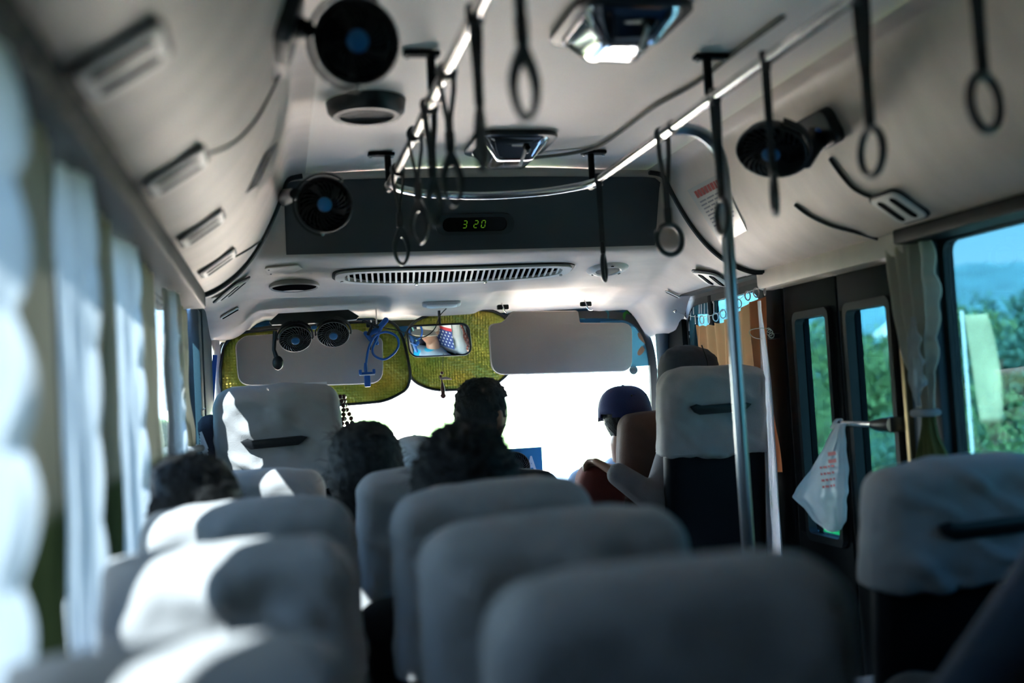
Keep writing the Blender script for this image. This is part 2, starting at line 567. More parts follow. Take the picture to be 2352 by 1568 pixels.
def hitfront(px, py, lift=0.004):
    """march a ray onto the front moulding"""
    d = ray(px, py); y = 3.62; prev = None
    for i in range(2400):
        y = 3.62 + i * 0.0005
        p = EYE + d * y
        # invert the bulge approximately
        lo = y
        for _ in range(4): lo = y - bulge(p.x) * sst((lo - 4.0) / 0.63)
        if p.z >= front_z(p.x, lo):
            e = 0.01
            a = front_pt(p.x + e, lo) - front_pt(p.x - e, lo); b = front_pt(p.x, lo + e) - front_pt(p.x, lo - e)
            n = a.cross(b).normalized()
            if n.dot(EYE - p) < 0: n = -n
            return p + n * lift, n
    return None


ys = []
for (y0, _), (y1, _) in zip(HY, HY[1:]):
    k = 1 if y1 - y0 < 0.03 else 3
    ys += [y0 + (y1 - y0) * i / k for i in range(k)]
ys.append(HY[-1][0])
xs = [-0.30 + 2.05 * i / 110 for i in range(111)]
mb = MB(); bm = mb.bm
g = [[bm.verts.new(front_pt(x, y)) for y in ys] for x in xs]
for i in range(len(xs) - 1):
    for j in range(len(ys) - 1): bm.faces.new((g[i][j], g[i + 1][j], g[i + 1][j + 1], g[i][j + 1]))
cf_ob = mb.build('ceiling_front', TRIM, normals=False, sharp=60); struct(cf_ob)
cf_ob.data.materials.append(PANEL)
# the upright face that carries the clock is overlaid with a dark sheet
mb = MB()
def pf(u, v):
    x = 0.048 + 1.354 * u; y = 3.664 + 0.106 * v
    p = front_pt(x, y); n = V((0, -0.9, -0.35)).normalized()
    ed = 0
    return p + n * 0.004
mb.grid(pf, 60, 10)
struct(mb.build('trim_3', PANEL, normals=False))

# rubber edge strips where the roof lining meets the front moulding
def edge_strip(name, side):
    pts = []
    for i in range(len(LP) - 2, -1, -1):
        x, z = LP[i]; t = 1 - i / (len(LP) - 1)
        pts.append(V(((1.45 - x) if side else x, (3.61 - (0.13 * t * t if side else -0.03 * t)), z - 0.004)))
    x = 1.45 + 0.258 if side else -0.258
    pts.append(V((x, pts[-1].y - (0.03 if side else -0.05), 1.505)))
    mb = MB(); mb.tube(pts, 0.011, 8); struct(mb.build(name, RUBBER))
edge_strip('trim_4', 0); edge_strip('trim_5', 1)
mb = MB(); mb.tube([V((0.10 + 1.25 * i / 20, 3.668, prof_z(0.5) - 0.008 - 0.012 * abs(i / 10 - 1) ** 3)) for i in range(21)], 0.006, 6)
struct(mb.build('trim_6', RUBBER))
# ceiling seam
mb = MB(); pts = [PZ(x, y, 1.906) for x, y in ((1225, 362), (1300, 354), (1370, 338), (1430, 300), (1480, 262), (1520, 235), (1600, 190), (1690, 120), (1800, 40))]
mb.tube(smooth_path(pts, 6), 0.006, 6); struct(mb.build('trim_7', mat('seam_shadowline', (0.2, 0.19, 0.18), 0.7)))

# floor, back wall
mb = MB(); mb.box2((-0.36, YB, -0.06), (1.82, 5.1, 0.0)); struct(mb.build('floor', FLOORM))
mb = MB(); mb.box2((-0.36, YB - 0.05, 0.0), (1.82, YB, 1.95)); struct(mb.build('wall_back', WALLM))
# side walls: sill panel, head rail, pillars
XL, XR = -0.32, 1.765
mb = MB(); mb.box2((XL - 0.05, YB, 0), (XL, 4.66, 0.80)); mb.box2((XL - 0.05, YB, 1.485), (XL + 0.005, 4.66, 1.60))
mb.box2((XL - 0.05, YB, 0.78), (XL, 0.55, 1.50)); mb.box2((XL - 0.012, YB, 0.79), (XL + 0.02, 4.66, 0.815), 0.004)  # blank upper panel closes the unseen rear windows, added to cut light
struct(mb.build('wall_left', WALLM))
mb = MB()
for y0, y1 in ((0.52, 0.60), (1.70, 1.79), (2.84, 2.93), (3.70, 3.82)): mb.box2((XL - 0.04, y0, 0.80), (XL + 0.012, y1, 1.50), 0.008)
struct(mb.build('trim_8', FRAMEM))
mb = MB(); mb.box2((XL - 0.05, YB, 1.456), (XL + 0.103, 3.58, 1.511), 0.006); struct(mb.build('trim_19', RAILM))
mb = MB(); mb.box2((XL - 0.03, 4.12, 0.3), (-0.262, 4.6, 1.54), 0.01); mb.box2((XL - 0.03, 4.02, 0.3), (-0.27, 4.14, 1.5), 0.01)
struct(mb.build('trim_9', PILLAR))
mb = MB(); mb.tube([V((-0.250, 4.60, 1.43)), V((-0.247, 4.62, 1.36)), V((-0.253, 4.66, 1.1)), V((-0.256, 4.72, 0.75))], [0.02, 0.018, 0.016, 0.016], 10)
struct(mb.build('trim_10', TRIM))

mb = MB(); mb.box2((XR, YB, 0), (XR + 0.05, 2.66, 0.80)); mb.box2((XR, 3.53, 0), (XR + 0.05, 4.66, 0.80))
mb.box2((XR, YB, 0.78), (XR + 0.05, 1.18, 1.50)); mb.box2((XR - 0.005, YB, 1.49), (XR + 0.05, 4.66, 1.60)); mb.box2((1.70, 3.53, 1.505), (XR + 0.02, 4.50, 1.53))  # first box closes the unseen right rear windows to darken the cabin
struct(mb.build('wall_right', WALLM))
mb = MB()
for y0, y1 in ((1.15, 1.22),): mb.box2((XR - 0.012, y0, 0.80), (XR + 0.04, y1, 1.50), 0.008)
mb.box2((XR - 0.10, YB, 1.474), (XR + 0.05, 2.62, 1.514), 0.006)
struct(mb.build('trim_11', FRAMEM))
mb = MB(); mb.box2((XR - 0.03, 2.56, 0.3), (XR + 0.04, 2.70, 1.53), 0.012); struct(mb.build('trim_12', PILLAR))
mb = MB(); mb.box2((XR - 0.015, 3.47, 0.0), (XR + 0.05, 3.62, 1.50), 0.008); mb.box2((XR - 0.03, 4.40, 0.5), (XR + 0.06, 4.66, 1.50), 0.02)
struct(mb.build('trim_13', FRAMEM))

# windows: frame and pane
def window(n, x, y0, y1, z0, z1, gl, fw=0.022, r=0.06):
    M = Matrix.Translation((x, (y0 + y1) / 2, (z0 + z1) / 2)) @ Matrix(((0, 0, 1, 0), (1, 0, 0, 0), (0, 1, 0, 0), (0, 0, 0, 1)))
    w, h = y1 - y0, z1 - z0
    mb = MB(); mb.ringplate(rrect(w + 0.02, h + 0.02, r + 0.01), rrect(w - 2 * fw, h - 2 * fw, r), 0.03, M @ Matrix.Translation((0, 0, -0.015)))
    o = struct(mb.build('window_%d' % n, RUBBER))
    mb = MB(); mb.prism(rrect(w - fw, h - fw, r), 0.004, M @ Matrix.Translation((0, 0, -0.002)))
    mb.build('pane', gl, o)
    return o
for i, (y0, y1) in enumerate(((0.60, 1.70), (1.79, 2.84), (2.93, 3.70), (3.82, 4.02))): window(i + 1, XL - 0.012, y0, y1, 0.815, 1.475, GL_LEFT if i < 3 else GL_SIDE, r=0.03)
for i, (y0, y1) in enumerate(((1.22, 2.56),)): window(i + 5, XR + 0.012, y0, y1, 0.80, 1.49, GL_TINT, r=0.03)
window(6, XR + 0.012, 3.62, 4.42, 0.80, 1.492, GL_SIDE, fw=0.03, r=0.10)
mb = MB(); mb.box2((XR - 0.004, 4.115, 0.8), (XR + 0.03, 4.155, 1.49), 0.004); struct(mb.build('trim_14', FRAMEM))

# windscreen
def ws(x, z): return V((x, 4.635 + bulge(x) + (1.485 - z) * 0.22, z))
mb = MB(); mb.grid(lambda u, v: ws(-0.27 + 2.0 * u, 0.70 + 0.80 * v), 30, 10)
wso = solid(mb.build('window_7', None, normals=False), 0.005)
wso.data.materials.append(GL_CLEAR); struct(wso)
# black seal around the opening
def wsl(i): pass
out = []
for x, z in [(-0.262, 0.76), (-0.262, 1.0), (-0.258, 1.22), (-0.235, 1.36), (-0.19, 1.43), (-0.10, 1.455), (0.1, 1.472), (0.4, 1.478), (0.725, 1.478), (1.05, 1.478), (1.40, 1.475), (1.57, 1.455), (1.645, 1.40), (1.69, 1.29), (1.708, 1.1), (1.71, 0.9), (1.71, 0.76)]:
    out.append(ws(x, z) + V((0, -0.012, 0)))
mb = MB(); mb.sweep(smooth_path(out, 5), [(-0.02, -0.012), (0.014, -0.012), (0.014, 0.012), (-0.02, 0.012)], up=V((0, 1, 0)))
mb.build('seal', RUBBER, wso)

# right front post trim
mb = MB(); mb.tube([V((1.715, 4.58, 1.38)), V((1.725, 4.62, 1.2)), V((1.73, 4.68, 0.8))], [0.035, 0.028, 0.026], 10); struct(mb.build('trim_15', PILLAR))
# lower front and dash
mb = MB()
mb.prism([(4.42, 0.0), (4.42, 0.60), (4.44, 0.70), (4.48, 0.735), (4.60, 0.742), (5.02, 0.735), (5.06, 0.70), (5.06, 0.0)], 2.05, Matrix(((0, 0, 1, -0.30), (1, 0, 0, 0), (0, 1, 0, 0), (0, 0, 0, 1))), 0.0)
dash = tag(mb.build('dashboard', DASH), 'pale grey dashboard running under the windscreen', 'dashboard')
mb = MB(); mb.box((0.0, 4.56, 0.745), (0.42, 0.20, 0.05), None, 0.02); mb.build('instrument_hood', BLACK, dash)

# folding passenger door
def door_leaf(n, y0, y1, gy0, gy1):
    w, h = y1 - y0, 1.33
    A = Matrix(((0, 0, 1, XR - 0.012), (1, 0, 0, 0), (0, 1, 0, 0), (0, 0, 0, 1)))
    cy, cz = (y0 + y1) / 2, 0.10 + h / 2
    mb = MB()
    gz0, gz1 = 0.60, 1.325
    # leaf as four rails around the glass
    mb.box2((XR - 0.012, y0, 0.10), (XR + 0.028, y1, gz0), 0.006); mb.box2((XR - 0.012, y0, gz1), (XR + 0.028, y1, 1.47), 0.006)
    mb.box2((XR - 0.012, y0, gz0 - 0.01), (XR + 0.028, gy0, gz1 + 0.01), 0.006); mb.box2((XR - 0.012, gy1, gz0 - 0.01), (XR + 0.028, y1, gz1 + 0.01), 0.006)
    d = struct(mb.build('door_%d' % n, FRAMEM))
    M = A @ Matrix.Translation(((gy0 + gy1) / 2, (gz0 + gz1) / 2, 0))
    mb = MB(); mb.ringplate(rrect(gy1 - gy0 + 0.035, gz1 - gz0 + 0.05, 0.03), rrect(gy1 - gy0 - 0.005, gz1 - gz0, 0.02), 0.03, M @ Matrix.Translation((0, 0, -0.018)))
    mb.build('glazing_frame', RUBBER, d)
    mb = MB(); mb.prism(rrect(gy1 - gy0, gz1 - gz0, 0.02), 0.005, M @ Matrix.Translation((0, 0, 0.012))); mb.build('pane', GL_DOOR, d)
    return d
d1 = door_leaf(1, 3.10, 3.46, 3.145, 3.355)
d2 = door_leaf(2, 2.73, 3.09, 2.79, 3.02)
mb = MB(); mb.box2((XR - 0.072, 2.62, 1.445), (XR + 0.04, 3.55, 1.535), 0.02); struct(mb.build('trim_16', TRIM))
mb = MB(); mb.box2((XR - 0.045, 2.695, 0.05), (XR + 0.02, 2.715, 1.45), 0.004); struct(mb.build('trim_17', BRASS))
mb = MB(); mb.box2((XR - 0.22, 2.74, -0.02), (XR, 3.46, 0.015)); struct(mb.build('trim_18', STEEL))
# ------------------------------------------------------------------ handrail, pole, straps
RZ, RXL, RXR = 1.80, 0.37, 1.04
CZ = 1.914
hr = thing('handrail', 'long polished steel handrail bent across the front of the ceiling', 'handrail', (0.705, 1.4, RZ))
path = [V((RXL, YB + 0.2, RZ)), V((RXL, 0.5, RZ)), V((RXL, 1.5, RZ)), V((RXL, 2.5, RZ)), V((RXL, 3.22, RZ))]
arc = [V((RXL, 3.30, RZ)), V((RXL + 0.035, 3.375, RZ)), V((0.52, 3.47, RZ)), V((0.705, 3.515, RZ)), V((0.89, 3.47, RZ)), V((RXR - 0.035, 3.375, RZ)), V((RXR, 3.30, RZ))]
path2 = [V((RXR, 3.22, RZ)), V((RXR, 2.5, RZ)), V((RXR, 1.5, RZ)), V((RXR, 0.5, RZ)), V((RXR, YB + 0.2, RZ))]
mb = MB(); mb.tube(path + smooth_path(arc, 6) + path2, 0.0135, 14); mb.build('rail', STEEL, hr)
for x in (RXL, RXR):
    for y in (3.34, 2.36, 1.2, 0.1):
        zc = prof_z(x)
        mb = MB(); mb.box((x - (0.02 if x < 0.7 else -0.01), y, zc - 0.008), (0.085, 0.03, 0.012), None, 0.004)
        mb.tube([V((x, y, zc - 0.005)), V((x, y, RZ))], 0.011, 10)
        b = mb.build('bracket', FRAMEM, hr)
        for dx in (-0.034, 0.034):
            mb = MB(); mb.ball((x - (0.02 if x < 0.7 else -0.01) + dx, y, zc - 0.015), 0.006, n=8, m=6); mb.build('screw', STEEL, b)
        mb = MB(); mb.tube([V((x, y - 0.02, RZ)), V((x, y + 0.02, RZ))], 0.0165, 14); mb.build('collar', STEEL, hr)

gp = thing('grab_pole', 'vertical grey steel grab pole curving up to the handrail by the door', 'pole', (1.185, 2.63, 0))
pts = [V((1.185, 2.63, 0.0)), V((1.185, 2.63, 0.6)), V((1.185, 2.63, 1.2)), V((1.185, 2.63, 1.60)), V((1.185, 2.63, 1.68)), V((1.172, 2.63, 1.745)), V((1.135, 2.63, 1.785)), V((1.09, 2.63, 1.80)), V((1.04, 2.63, 1.80))]
mb = MB(); mb.tube(smooth_path(pts, 6), 0.0165, 16); mb.build('tube', POLEM, gp)
mb = MB(); mb.lathe([(0, 0), (0.045, 0), (0.045, 0.006), (0.02, 0.02), (0.0165, 0.02)], Matrix.Translation((1.185, 2.63, 0))); mb.build('floor_flange', STEEL, gp)
mb = MB(); mb.tube([V((1.04, 2.60, RZ)), V((1.04, 2.66, RZ))], 0.019, 14); mb.build('clamp', STEEL, gp)
mb = MB(); mb.tube([V((1.135, 2.635, 1.785)), V((1.18, 2.66, 1.74)), V((1.235, 2.72, 1.665))], 0.009, 10); mb.build('stay', BLACK, gp)

def pear(k, n=48):
    o, i = [], []
    for j in range(n):
        a = 2 * PI * j / n; s, c = math.sin(a), math.cos(a)
        z = -0.070 + 0.060 * c
        w = 0.0245 * (1 - 0.55 * max(0, c) ** 1.3) * (1 - 0.25 * max(0, -c) ** 4)
        o.append((w * s * 1.05, z))
        i.append((0.0165 * s * (1 - 0.25 * max(0, c)), -0.083 + 0.037 * c))
    return o, i
XZ = Matrix(((1, 0, 0, 0), (0, 0, -1, 0), (0, 1, 0, 0), (0, 0, 0, 1)))

def make_strap(kind, drop, label, group=None):
    t = thing('hand_strap', label, 'hand strap', (0, 0, 0), None, group)
    mb = MB(); mb.tube([V((0, -0.011, 0)), V((0, 0.011, 0))], 0.021, 14); mb.build('rail_clip', BLACK, t, True)
    hh = 0.128 if kind == 'pear' else 0.098
    zt = -(drop - hh)
    mb = MB()
    for s in (-1, 1):
        mb.sweep([V((s * 0.017, 0, 0.0)), V((s * 0.015, 0, zt * 0.25)), V((s * 0.004, 0, zt * 0.62)), V((s * 0.0025, 0, zt))], [(-0.002, -0.008), (0.002, -0.008), (0.002, 0.008), (-0.002, 0.008)], up=V((0, 1, 0)))
    mb.build('belt', BELT, t, True)
    mb = MB()
    if kind == 'pear':
        o, i = pear(1); mb.ringplate(o, i, 0.012, TRS((0, 0.006, zt + 0.008)) @ XZ)
    else:
        mb.tube([V((0.041 * math.sin(a), 0, zt - 0.05 + 0.041 * math.cos(a))) for a in [2 * PI * j / 36 for j in range(36)]], 0.0072, 10, closed=True)
    h = mb.build('handle', STRAPM, t, True)
    mb = MB(); mb.box((0, 0, zt + 0.014), (0.020, 0.014, 0.045), None, 0.004); mb.build('sleeve', BLACK, h, True)
    return t
GS = 'hand straps on the handrail'
sl = make_strap('pear', 0.29, 'grey teardrop hand strap hanging nearest beside the rear ceiling lamp', GS)
sl.location = (RXL + 0.0, 1.49, RZ); sl.rotation_euler = (0, 0, rad(22))
for x, y, a, lab in ((RXL, 1.83, 62, 'grey teardrop hand strap seen edge-on, overlapping the forward ceiling lamp'), (RXL, 2.16, 18, 'grey teardrop hand strap hanging just left of the forward ceiling lamp'),
                     (RXL, 2.42, 40, 'grey teardrop hand strap just left of the lit clock'), (RXL, 2.68, -25, 'grey teardrop hand strap hanging second from the front bend of the left rail'),
                     (RXL, 3.10, 12, 'grey teardrop hand strap nearest the front left bend, overlapping the slatted grille')):
    dup(sl, (x, y, RZ), (0, 0, rad(a)), lab)
sr = make_strap('ring', 0.335, 'grey ring hand strap face-on beside the top of the grab pole', GS)
sr.location = (RXR, 2.68, RZ); sr.rotation_euler = (0, 0, rad(14))
for y, a, lab in ((3.27, 66, 'narrow grey ring hand strap hanging over the round header speaker'), (2.33, 84, 'grey ring hand strap edge-on, directly behind the grab pole'),
                  (2.06, 68, 'grey ring hand strap hanging before the black fan on the right cove'), (1.68, 86, 'grey ring hand strap edge-on above the right side window curtain'),
                  (1.37, 24, 'dark ring hand strap nearest on the right, at the upper corner')):
    dup(sr, (RXR, y, RZ), (0, 0, rad(a)), lab)

# ------------------------------------------------------------------ fans
def fan_head(parent, M, R=0.075, ribs=26, depth=0.055, sub=None):
    """head with local +Z pointing out of the grille"""
    mb = MB(); mb.lathe([(0, -depth), (R * 0.45, -depth), (R * 0.85, -depth * 0.7), (R, -0.01), (R, 0), (R * 0.95, 0), (R * 0.95, -0.01), (R * 0.8, -depth * 0.62), (0, -depth * 0.85)], M, 40)
    h = mb.build('housing', BLACK, parent, True)
    mb = MB()
    for i in range(5):
        a0 = 2 * PI * i / 5
        def bl(u, v): 
            r = R * (0.2 + 0.68 * u); a = a0 + (v - 0.5) * 0.9 + 0.3 * u
            return M @ V((r * math.cos(a), r * math.sin(a), -0.024 + 0.016 * (v - 0.5)))
        mb.grid(bl, 6, 5)
    solid(mb.build('blades', BLACKM, h, True, normals=False), 0.0015)
    mb = MB(); mb.tube([M @ V((R * 0.98 * math.cos(a), R * 0.98 * math.sin(a), 0.0)) for a in [2 * PI * j / 48 for j in range(48)]], R * (0.018 if sub == 'rim' else 0.03), 8, closed=True)
    mb.build('rim', mat('fan_rim_grey', (0.22, 0.22, 0.23), 0.3) if sub == 'rim' else BLACK, h, True)
    mb = MB()
    for i in range(ribs):
        pts = []
        for k in range(7):
            u = k / 6; r = R * (0.25 + 0.72 * u); a = 2 * PI * i / ribs + 0.75 * u
            pts.append(M @ V((r * math.cos(a), r * math.sin(a), 0.010 * (1 - u * u))))
        mb.tube(pts, R * 0.014, 5)
    for q in (0.5, 0.75): mb.tube([M @ V((R * q * math.cos(a), R * q * math.sin(a), 0.010 * (1 - q * q))) for a in [2 * PI * j / 36 for j in range(36)]], R * 0.008, 5, closed=True)
    mb.build('grille', RIBM if sub == 'rim' else BLACK, h, True)
    mb = MB(); mb.lathe([(0, 0.016), (R * 0.17, 0.0155), (R * 0.25, 0.012), (R * 0.27, 0.006), (0, 0.004)], M, 24); part_label(mb.build('hub_cap', HUB, h, True), 'blue hub cap')
    return h

def cove_fan(name, label, c, facing, mount, mn, R, blue=True):
    """fan on a yoke standing on a mount plate fixed to the roof lining"""
    t = thing('fan', label, 'fan', c)
    Rm = frame_from(V(facing)); M = Rm.to_4x4()
    fan_head(t, M, R)
    c = V(c); mv = V(mount) - c
    side = Rm @ V((1, 0, 0)); upv = Rm @ V((0, 1, 0))
    d = mv - Rm.col[2] * mv.dot(Rm.col[2]); d.normalize(); e = Rm.col[2].cross(d)
    mb = MB(); pts = [(d * math.cos(a) + e * math.sin(a)) * (R + 0.008) - V(Rm.col[2]) * 0.018 for a in [rad(-105 + 210 * j / 20) for j in range(21)]]
    mb.sweep(pts, [(-0.003, -0.009), (0.003, -0.009), (0.003, 0.009), (-0.003, 0.009)], up=V(Rm.col[2])); mb.build('yoke', BLACK, t, True)
    for s in (0, -1):
        mb = MB(); mb.tube([pts[s], pts[s] * (0.86)], 0.006, 8); part_label(mb.build('pivot_knob', STEEL, t, True), 'bright pivot screw')
    neck = d * (R + 0.008) - V(Rm.col[2]) * 0.018
    mb = MB(); mb.tube([neck, (neck + mv) / 2, mv], [0.016, 0.024, 0.034], 12); mb.build('neck', BLACK, t, True)
    mb = MB(); Mm = TRS(mv) @ frame_from(mn, V((0, 1, 0))).to_4x4()
    mb.prism(rrect(0.10, 0.19, 0.03), 0.034, Mm @ Matrix.Translation((0, 0, -0.006)), 0.006); b = mb.build('base', BLACK, t, True)
    mb = MB(); mb.ball(mv + V(mn) * 0.02 - V((0, 0.03, 0)), (0.016, 0.02, 0.012), n=12, m=8); part_label(mb.build('switch_knob', BLUE, b, True), 'blue switch knob')
    return t
p, n, _ = hitcove(650, 455)
cove_fan('fan', 'black round fan with blue hub beside the clock panel', (0.149, 3.0, 1.682), (-0.02, -1, -0.16), p, n, 0.078)
p, n, _ = hitcove(648, 60)
cove_fan('fan', 'large blurred black fan with blue hub, nearest on the left cove', (0.171, 1.96, 1.792), (0.10, -1, -0.22), p, n, 0.080)
p, n, _ = hitcove(1885, 300, True)
cove_fan('fan', 'black fan on the right cove tilted down behind a ring hand strap', (1.262, 2.5, 1.705), (-0.42, -0.40, -0.8), p, n, 0.090)

# twin fan under the header in front of the driver
tf = thing('twin_fan', 'black twin fan with blue hubs under the header above the driver', 'fan', (0.143, 4.10, 1.44))
mb = MB(); mb.prism([(-0.165, 0), (-0.13, 0.03), (0.13, 0.035), (0.17, 0.008), (0.16, -0.004), (0.03, -0.012), (-0.155, -0.012)], 0.05, TRS((0, 0.02, 0.005), Matrix.Rotation(rad(90), 3, 'X')), 0.004); mb.build('base', BLACK, tf, True)
for cx, cz in ((-0.072, -0.064), (0.070, -0.052)):
    Rm = frame_from(V((0.02 if cx < 0 else -0.05, -0.74, -0.67))); M = TRS((cx, -0.01, cz), Rm)
    h = fan_head(tf, M, 0.061, 28, 0.06, 'rim')
    mb = MB(); pts = [V((cx, -0.01, cz)) + Rm @ V((0.067 * math.sin(a), 0.067 * math.cos(a), -0.02)) for a in [rad(-100 + 200 * j / 18) for j in range(19)]]
    mb.sweep(pts, [(-0.0025, -0.008), (0.0025, -0.008), (0.0025, 0.008), (-0.0025, 0.008)], up=V(Rm.col[2])); mb.tube([pts[9], V((cx, 0.0, 0.0))], 0.012, 8); mb.build('bracket', BLACK, tf, True)
    for q in (pts[0], pts[-1]):
        mb = MB(); mb.ball(q, 0.005, n=8, m=6); mb.build('pivot_screw', STEEL, tf, True)
mb = MB(); mb.ball((-0.002, -0.045, -0.024), (0.012, 0.008, 0.008), n=12, m=8); part_label(mb.build('power_button', HUB, tf, True), 'blue power button')
mb = MB(); mb.tube([V((-0.145, -0.02, -0.03)), V((-0.152, -0.025, -0.10)), V((-0.140, -0.03, -0.145))], [0.008, 0.007, 0.010], 8); mb.ball((-0.140, -0.035, -0.150), (0.021, 0.016, 0.027), n=14, m=10); mb.build('control_arm', BLACK, tf, True)

# small fan on the dash
df = thing('fan', 'small black fan with pale hub standing on the dash before the blue sign', 'fan', (0.945, 4.36, 0.72))
fan_head(df, TRS((0, -0.02, 0.105), frame_from(V((-0.15, -1, 0.05)))), 0.062, 30, 0.055, 'rim')
mb = MB(); mb.tube([V((0, 0, 0.0)), V((0, 0.02, 0.05)), V((0, 0.03, 0.10))], 0.012, 10); mb.lathe([(0, 0), (0.045, 0), (0.04, 0.02), (0, 0.022)], TRS((0, 0, 0))); mb.build('stand', BLACK, df, True)

# ------------------------------------------------------------------ vents, lamps and grilles
def make_vent(label):
    t = thing('air_vent', label, 'air vent', group='louvre vents on the roof lining')
    mb = MB(); mb.prism(rrect(0.112, 0.128, 0.022), 0.012, TRS((0, 0, -0.002)), 0.005); mb.build('plate', PALE, t, True); mb = MB(); mb.prism(rrect(0.126, 0.142, 0.028), 0.005, TRS((0, 0, -0.001))); mb.build('dark_surround', RUBBER, t, True)  # black surround paints the shadow gap round the plate
    for y in (-0.028, 0.028):
        mb = MB(); mb.prism(rrect(0.088, 0.026, 0.0128), 0.001, TRS((0, y, 0.0102))); s = mb.build('slot', BLACKM, t, True)
        mb = MB(); mb.box((0.0, y, 0.0108), (0.070, 0.003, 0.002), None, 0.0008); mb.build('louver', BLACK, s, True)
    return t
v0 = None
for (x, y, right), lab in (((280, 140, 0), 'large blurred double-slot vent nearest on the left cove'), ((405, 392, 0), 'pale double-slot vent second from the near end of the left cove'),
                  ((463, 523, 0), 'pale double-slot vent in the middle of the left cove row'), ((500, 603, 0), 'small pale double-slot vent just behind the left rubber strip'),
                  ((2065, 474, 1), 'dim grey double-slot vent on the right cove above the cream curtain')):
    p, n, tn = hitcove(x, y, bool(right)); Rm = frame_from(n, V((0, 1, 0)))
    if v0 is None: v0 = make_vent(lab); v0.location = p; v0.rotation_euler = Rm.to_euler()
    else: dup(v0, p, Rm, lab)
for (x, y), lab, a in (((530, 662), 'pale double-slot vent ahead of the left rubber strip, above the driver', 30), ((1637, 636), 'pale double-slot vent on the right front corner beside the grab pole', -28)):
    p, n = hitfront(x, y); Rm = frame_from(n, V((0, 1, 0))) @ Matrix.Rotation(rad(a), 3, 'Z'); dup(v0, p, Rm, lab)
def make_slot(label):
    t = thing('slot_vent', label, 'air vent', group='slim vents at the front corners')
    mb = MB(); mb.prism(rrect(0.085, 0.022, 0.008), 0.006, None, 0.002); mb.build('plate', PALE, t, True)
    mb = MB(); mb.prism(rrect(0.075, 0.008, 0.003), 0.001, TRS((0, 0.004, 0.006))); mb.build('slot', BLACKM, t, True)
    return t
p, n = hitfront(526, 716); s0 = make_slot('slim slot vent at the top of the left front corner'); s0.location = p; s0.rotation_euler = (frame_from(n, V((0, 1, 0))) @ Matrix.Rotation(rad(20), 3, 'Z')).to_euler()
p, n = hitfront(1546, 672); dup(s0, p, frame_from(n, V((0, 1, 0))) @ Matrix.Rotation(rad(-25), 3, 'Z'), 'slim slot vent at the top of the right front corner')

# return-air grille on the header
def warp_front(mb):
    for v in mb.bm.verts:
        x, y, h = v.co
        p = front_pt(x, y); e = 0.01
        n = (front_pt(x + e, y) - front_pt(x - e, y)).cross(front_pt(x, y + e) - front_pt(x, y - e)).normalized()
        if n.z > 0: n = -n
        v.co = p + n * h
gl_, _ = hitfront(768, 641); gr_, _ = hitfront(1304, 622)
gx0, gx1 = gl_.x, gr_.x; gcx = (gx0 + gx1) / 2; gy = 3.985
gr = thing('air_grille', 'long pale slatted return-air grille across the header', 'grille', front_pt(gcx, gy))
W = gx1 - gx0; H = 0.185
def bow(x): return gy + 0.03 * (1 - ((x - gcx) / (W / 2)) ** 2) - 0.01
def lens(w, h, n=120):
    o = []
    for j in range(n):
        a = 2 * PI * j / n; c, s = math.cos(a), math.sin(a)
        o.append((w / 2 * math.copysign(abs(c) ** 0.6, c), h / 2 * math.copysign(abs(s) ** 0.55, s)))
    return o
o = [(gcx + x, bow(gcx + x) + y) for x, y in lens(W, H)]; i_ = [(gcx + x, bow(gcx + x) + y) for x, y in lens(W - 0.07, H - 0.042)]
mb = MB(); mb.ringplate(o, i_, 0.012); warp_front(mb); mb.build('frame', PALE, gr)
o2 = [(gcx + x, bow(gcx + x) + y) for x, y in lens(W + 0.022, H + 0.02)]; mb = MB(); mb.ringplate(o2, o, 0.004); warp_front(mb); mb.build('dark_surround', RUBBER, gr)
mb = MB()
def gd(u, v):
    x = gcx + (W - 0.07) * (u - 0.5); return V((x, bow(x) + (H - 0.035) * (v - 0.5) * (1 - abs(2 * u - 1) ** 6), 0.002))
mb.grid(gd, 60, 6); warp_front(mb); mb.build('recess', BLACKM, gr, normals=False)
NS = 37
for k in range(NS):
    x = gcx + (W - 0.10) * (k / (NS - 1) - 0.5); e = abs(2 * k / (NS - 1) - 1); hh = (H - 0.044) * (1 - 0.35 * e ** 6)
    mb = MB(); mb.box((x, bow(x), 0.007), (0.0075, hh, 0.005), (0, 0, rad(-6))); warp_front(mb); mb.build('slat', PALE, gr)
for xf in (0.03, 0.35, 0.65, 0.97):
    x = gx0 + W * xf; mb = MB(); mb.lathe([(0, 0.005), (0.006, 0.004), (0.007, 0)], Matrix.Translation((x, bow(x) + H * (0.44 if 0.1 < xf < 0.9 else 0.24), 0.012)), 10); warp_front(mb); mb.build('screw', STEEL, gr)

p, n = hitfront(1395, 617)
sp = thing('speaker', 'round pale speaker in the header right of the slatted grille', 'speaker', p, frame_from(n, V((0, 1, 0))))
mb = MB(); mb.lathe([(0.048, 0.006), (0.055, 0.010), (0.080, 0.002), (0.084, -0.004)], None, 40); mb.build('bezel', PALE, sp, True)
mb = MB(); mb.lathe([(0, 0.010), (0.03, 0.009), (0.050, 0.005)], None, 32); mb.build('mesh_cover', mat('grey_mesh', (0.25, 0.24, 0.23), 0.7, bump=0.8, bscale=500), sp, True)
mb = MB(); 
for a in (40, 150, 270): mb.box((0.066 * math.cos(rad(a)), 0.066 * math.sin(rad(a)), 0.008), (0.012, 0.006, 0.004), (0, 0, rad(a + 90)), 0.002)
mb.build('fixing_clip', BLACK, sp, True)
p, n = hitfront(676, 656)
sp2 = thing('speaker_pod', 'dark open speaker pod in the header left of the slatted grille', 'speaker', p, frame_from((n + V((0.0, 0.10, 0.0))).normalized(), V((0, 1, 0))))
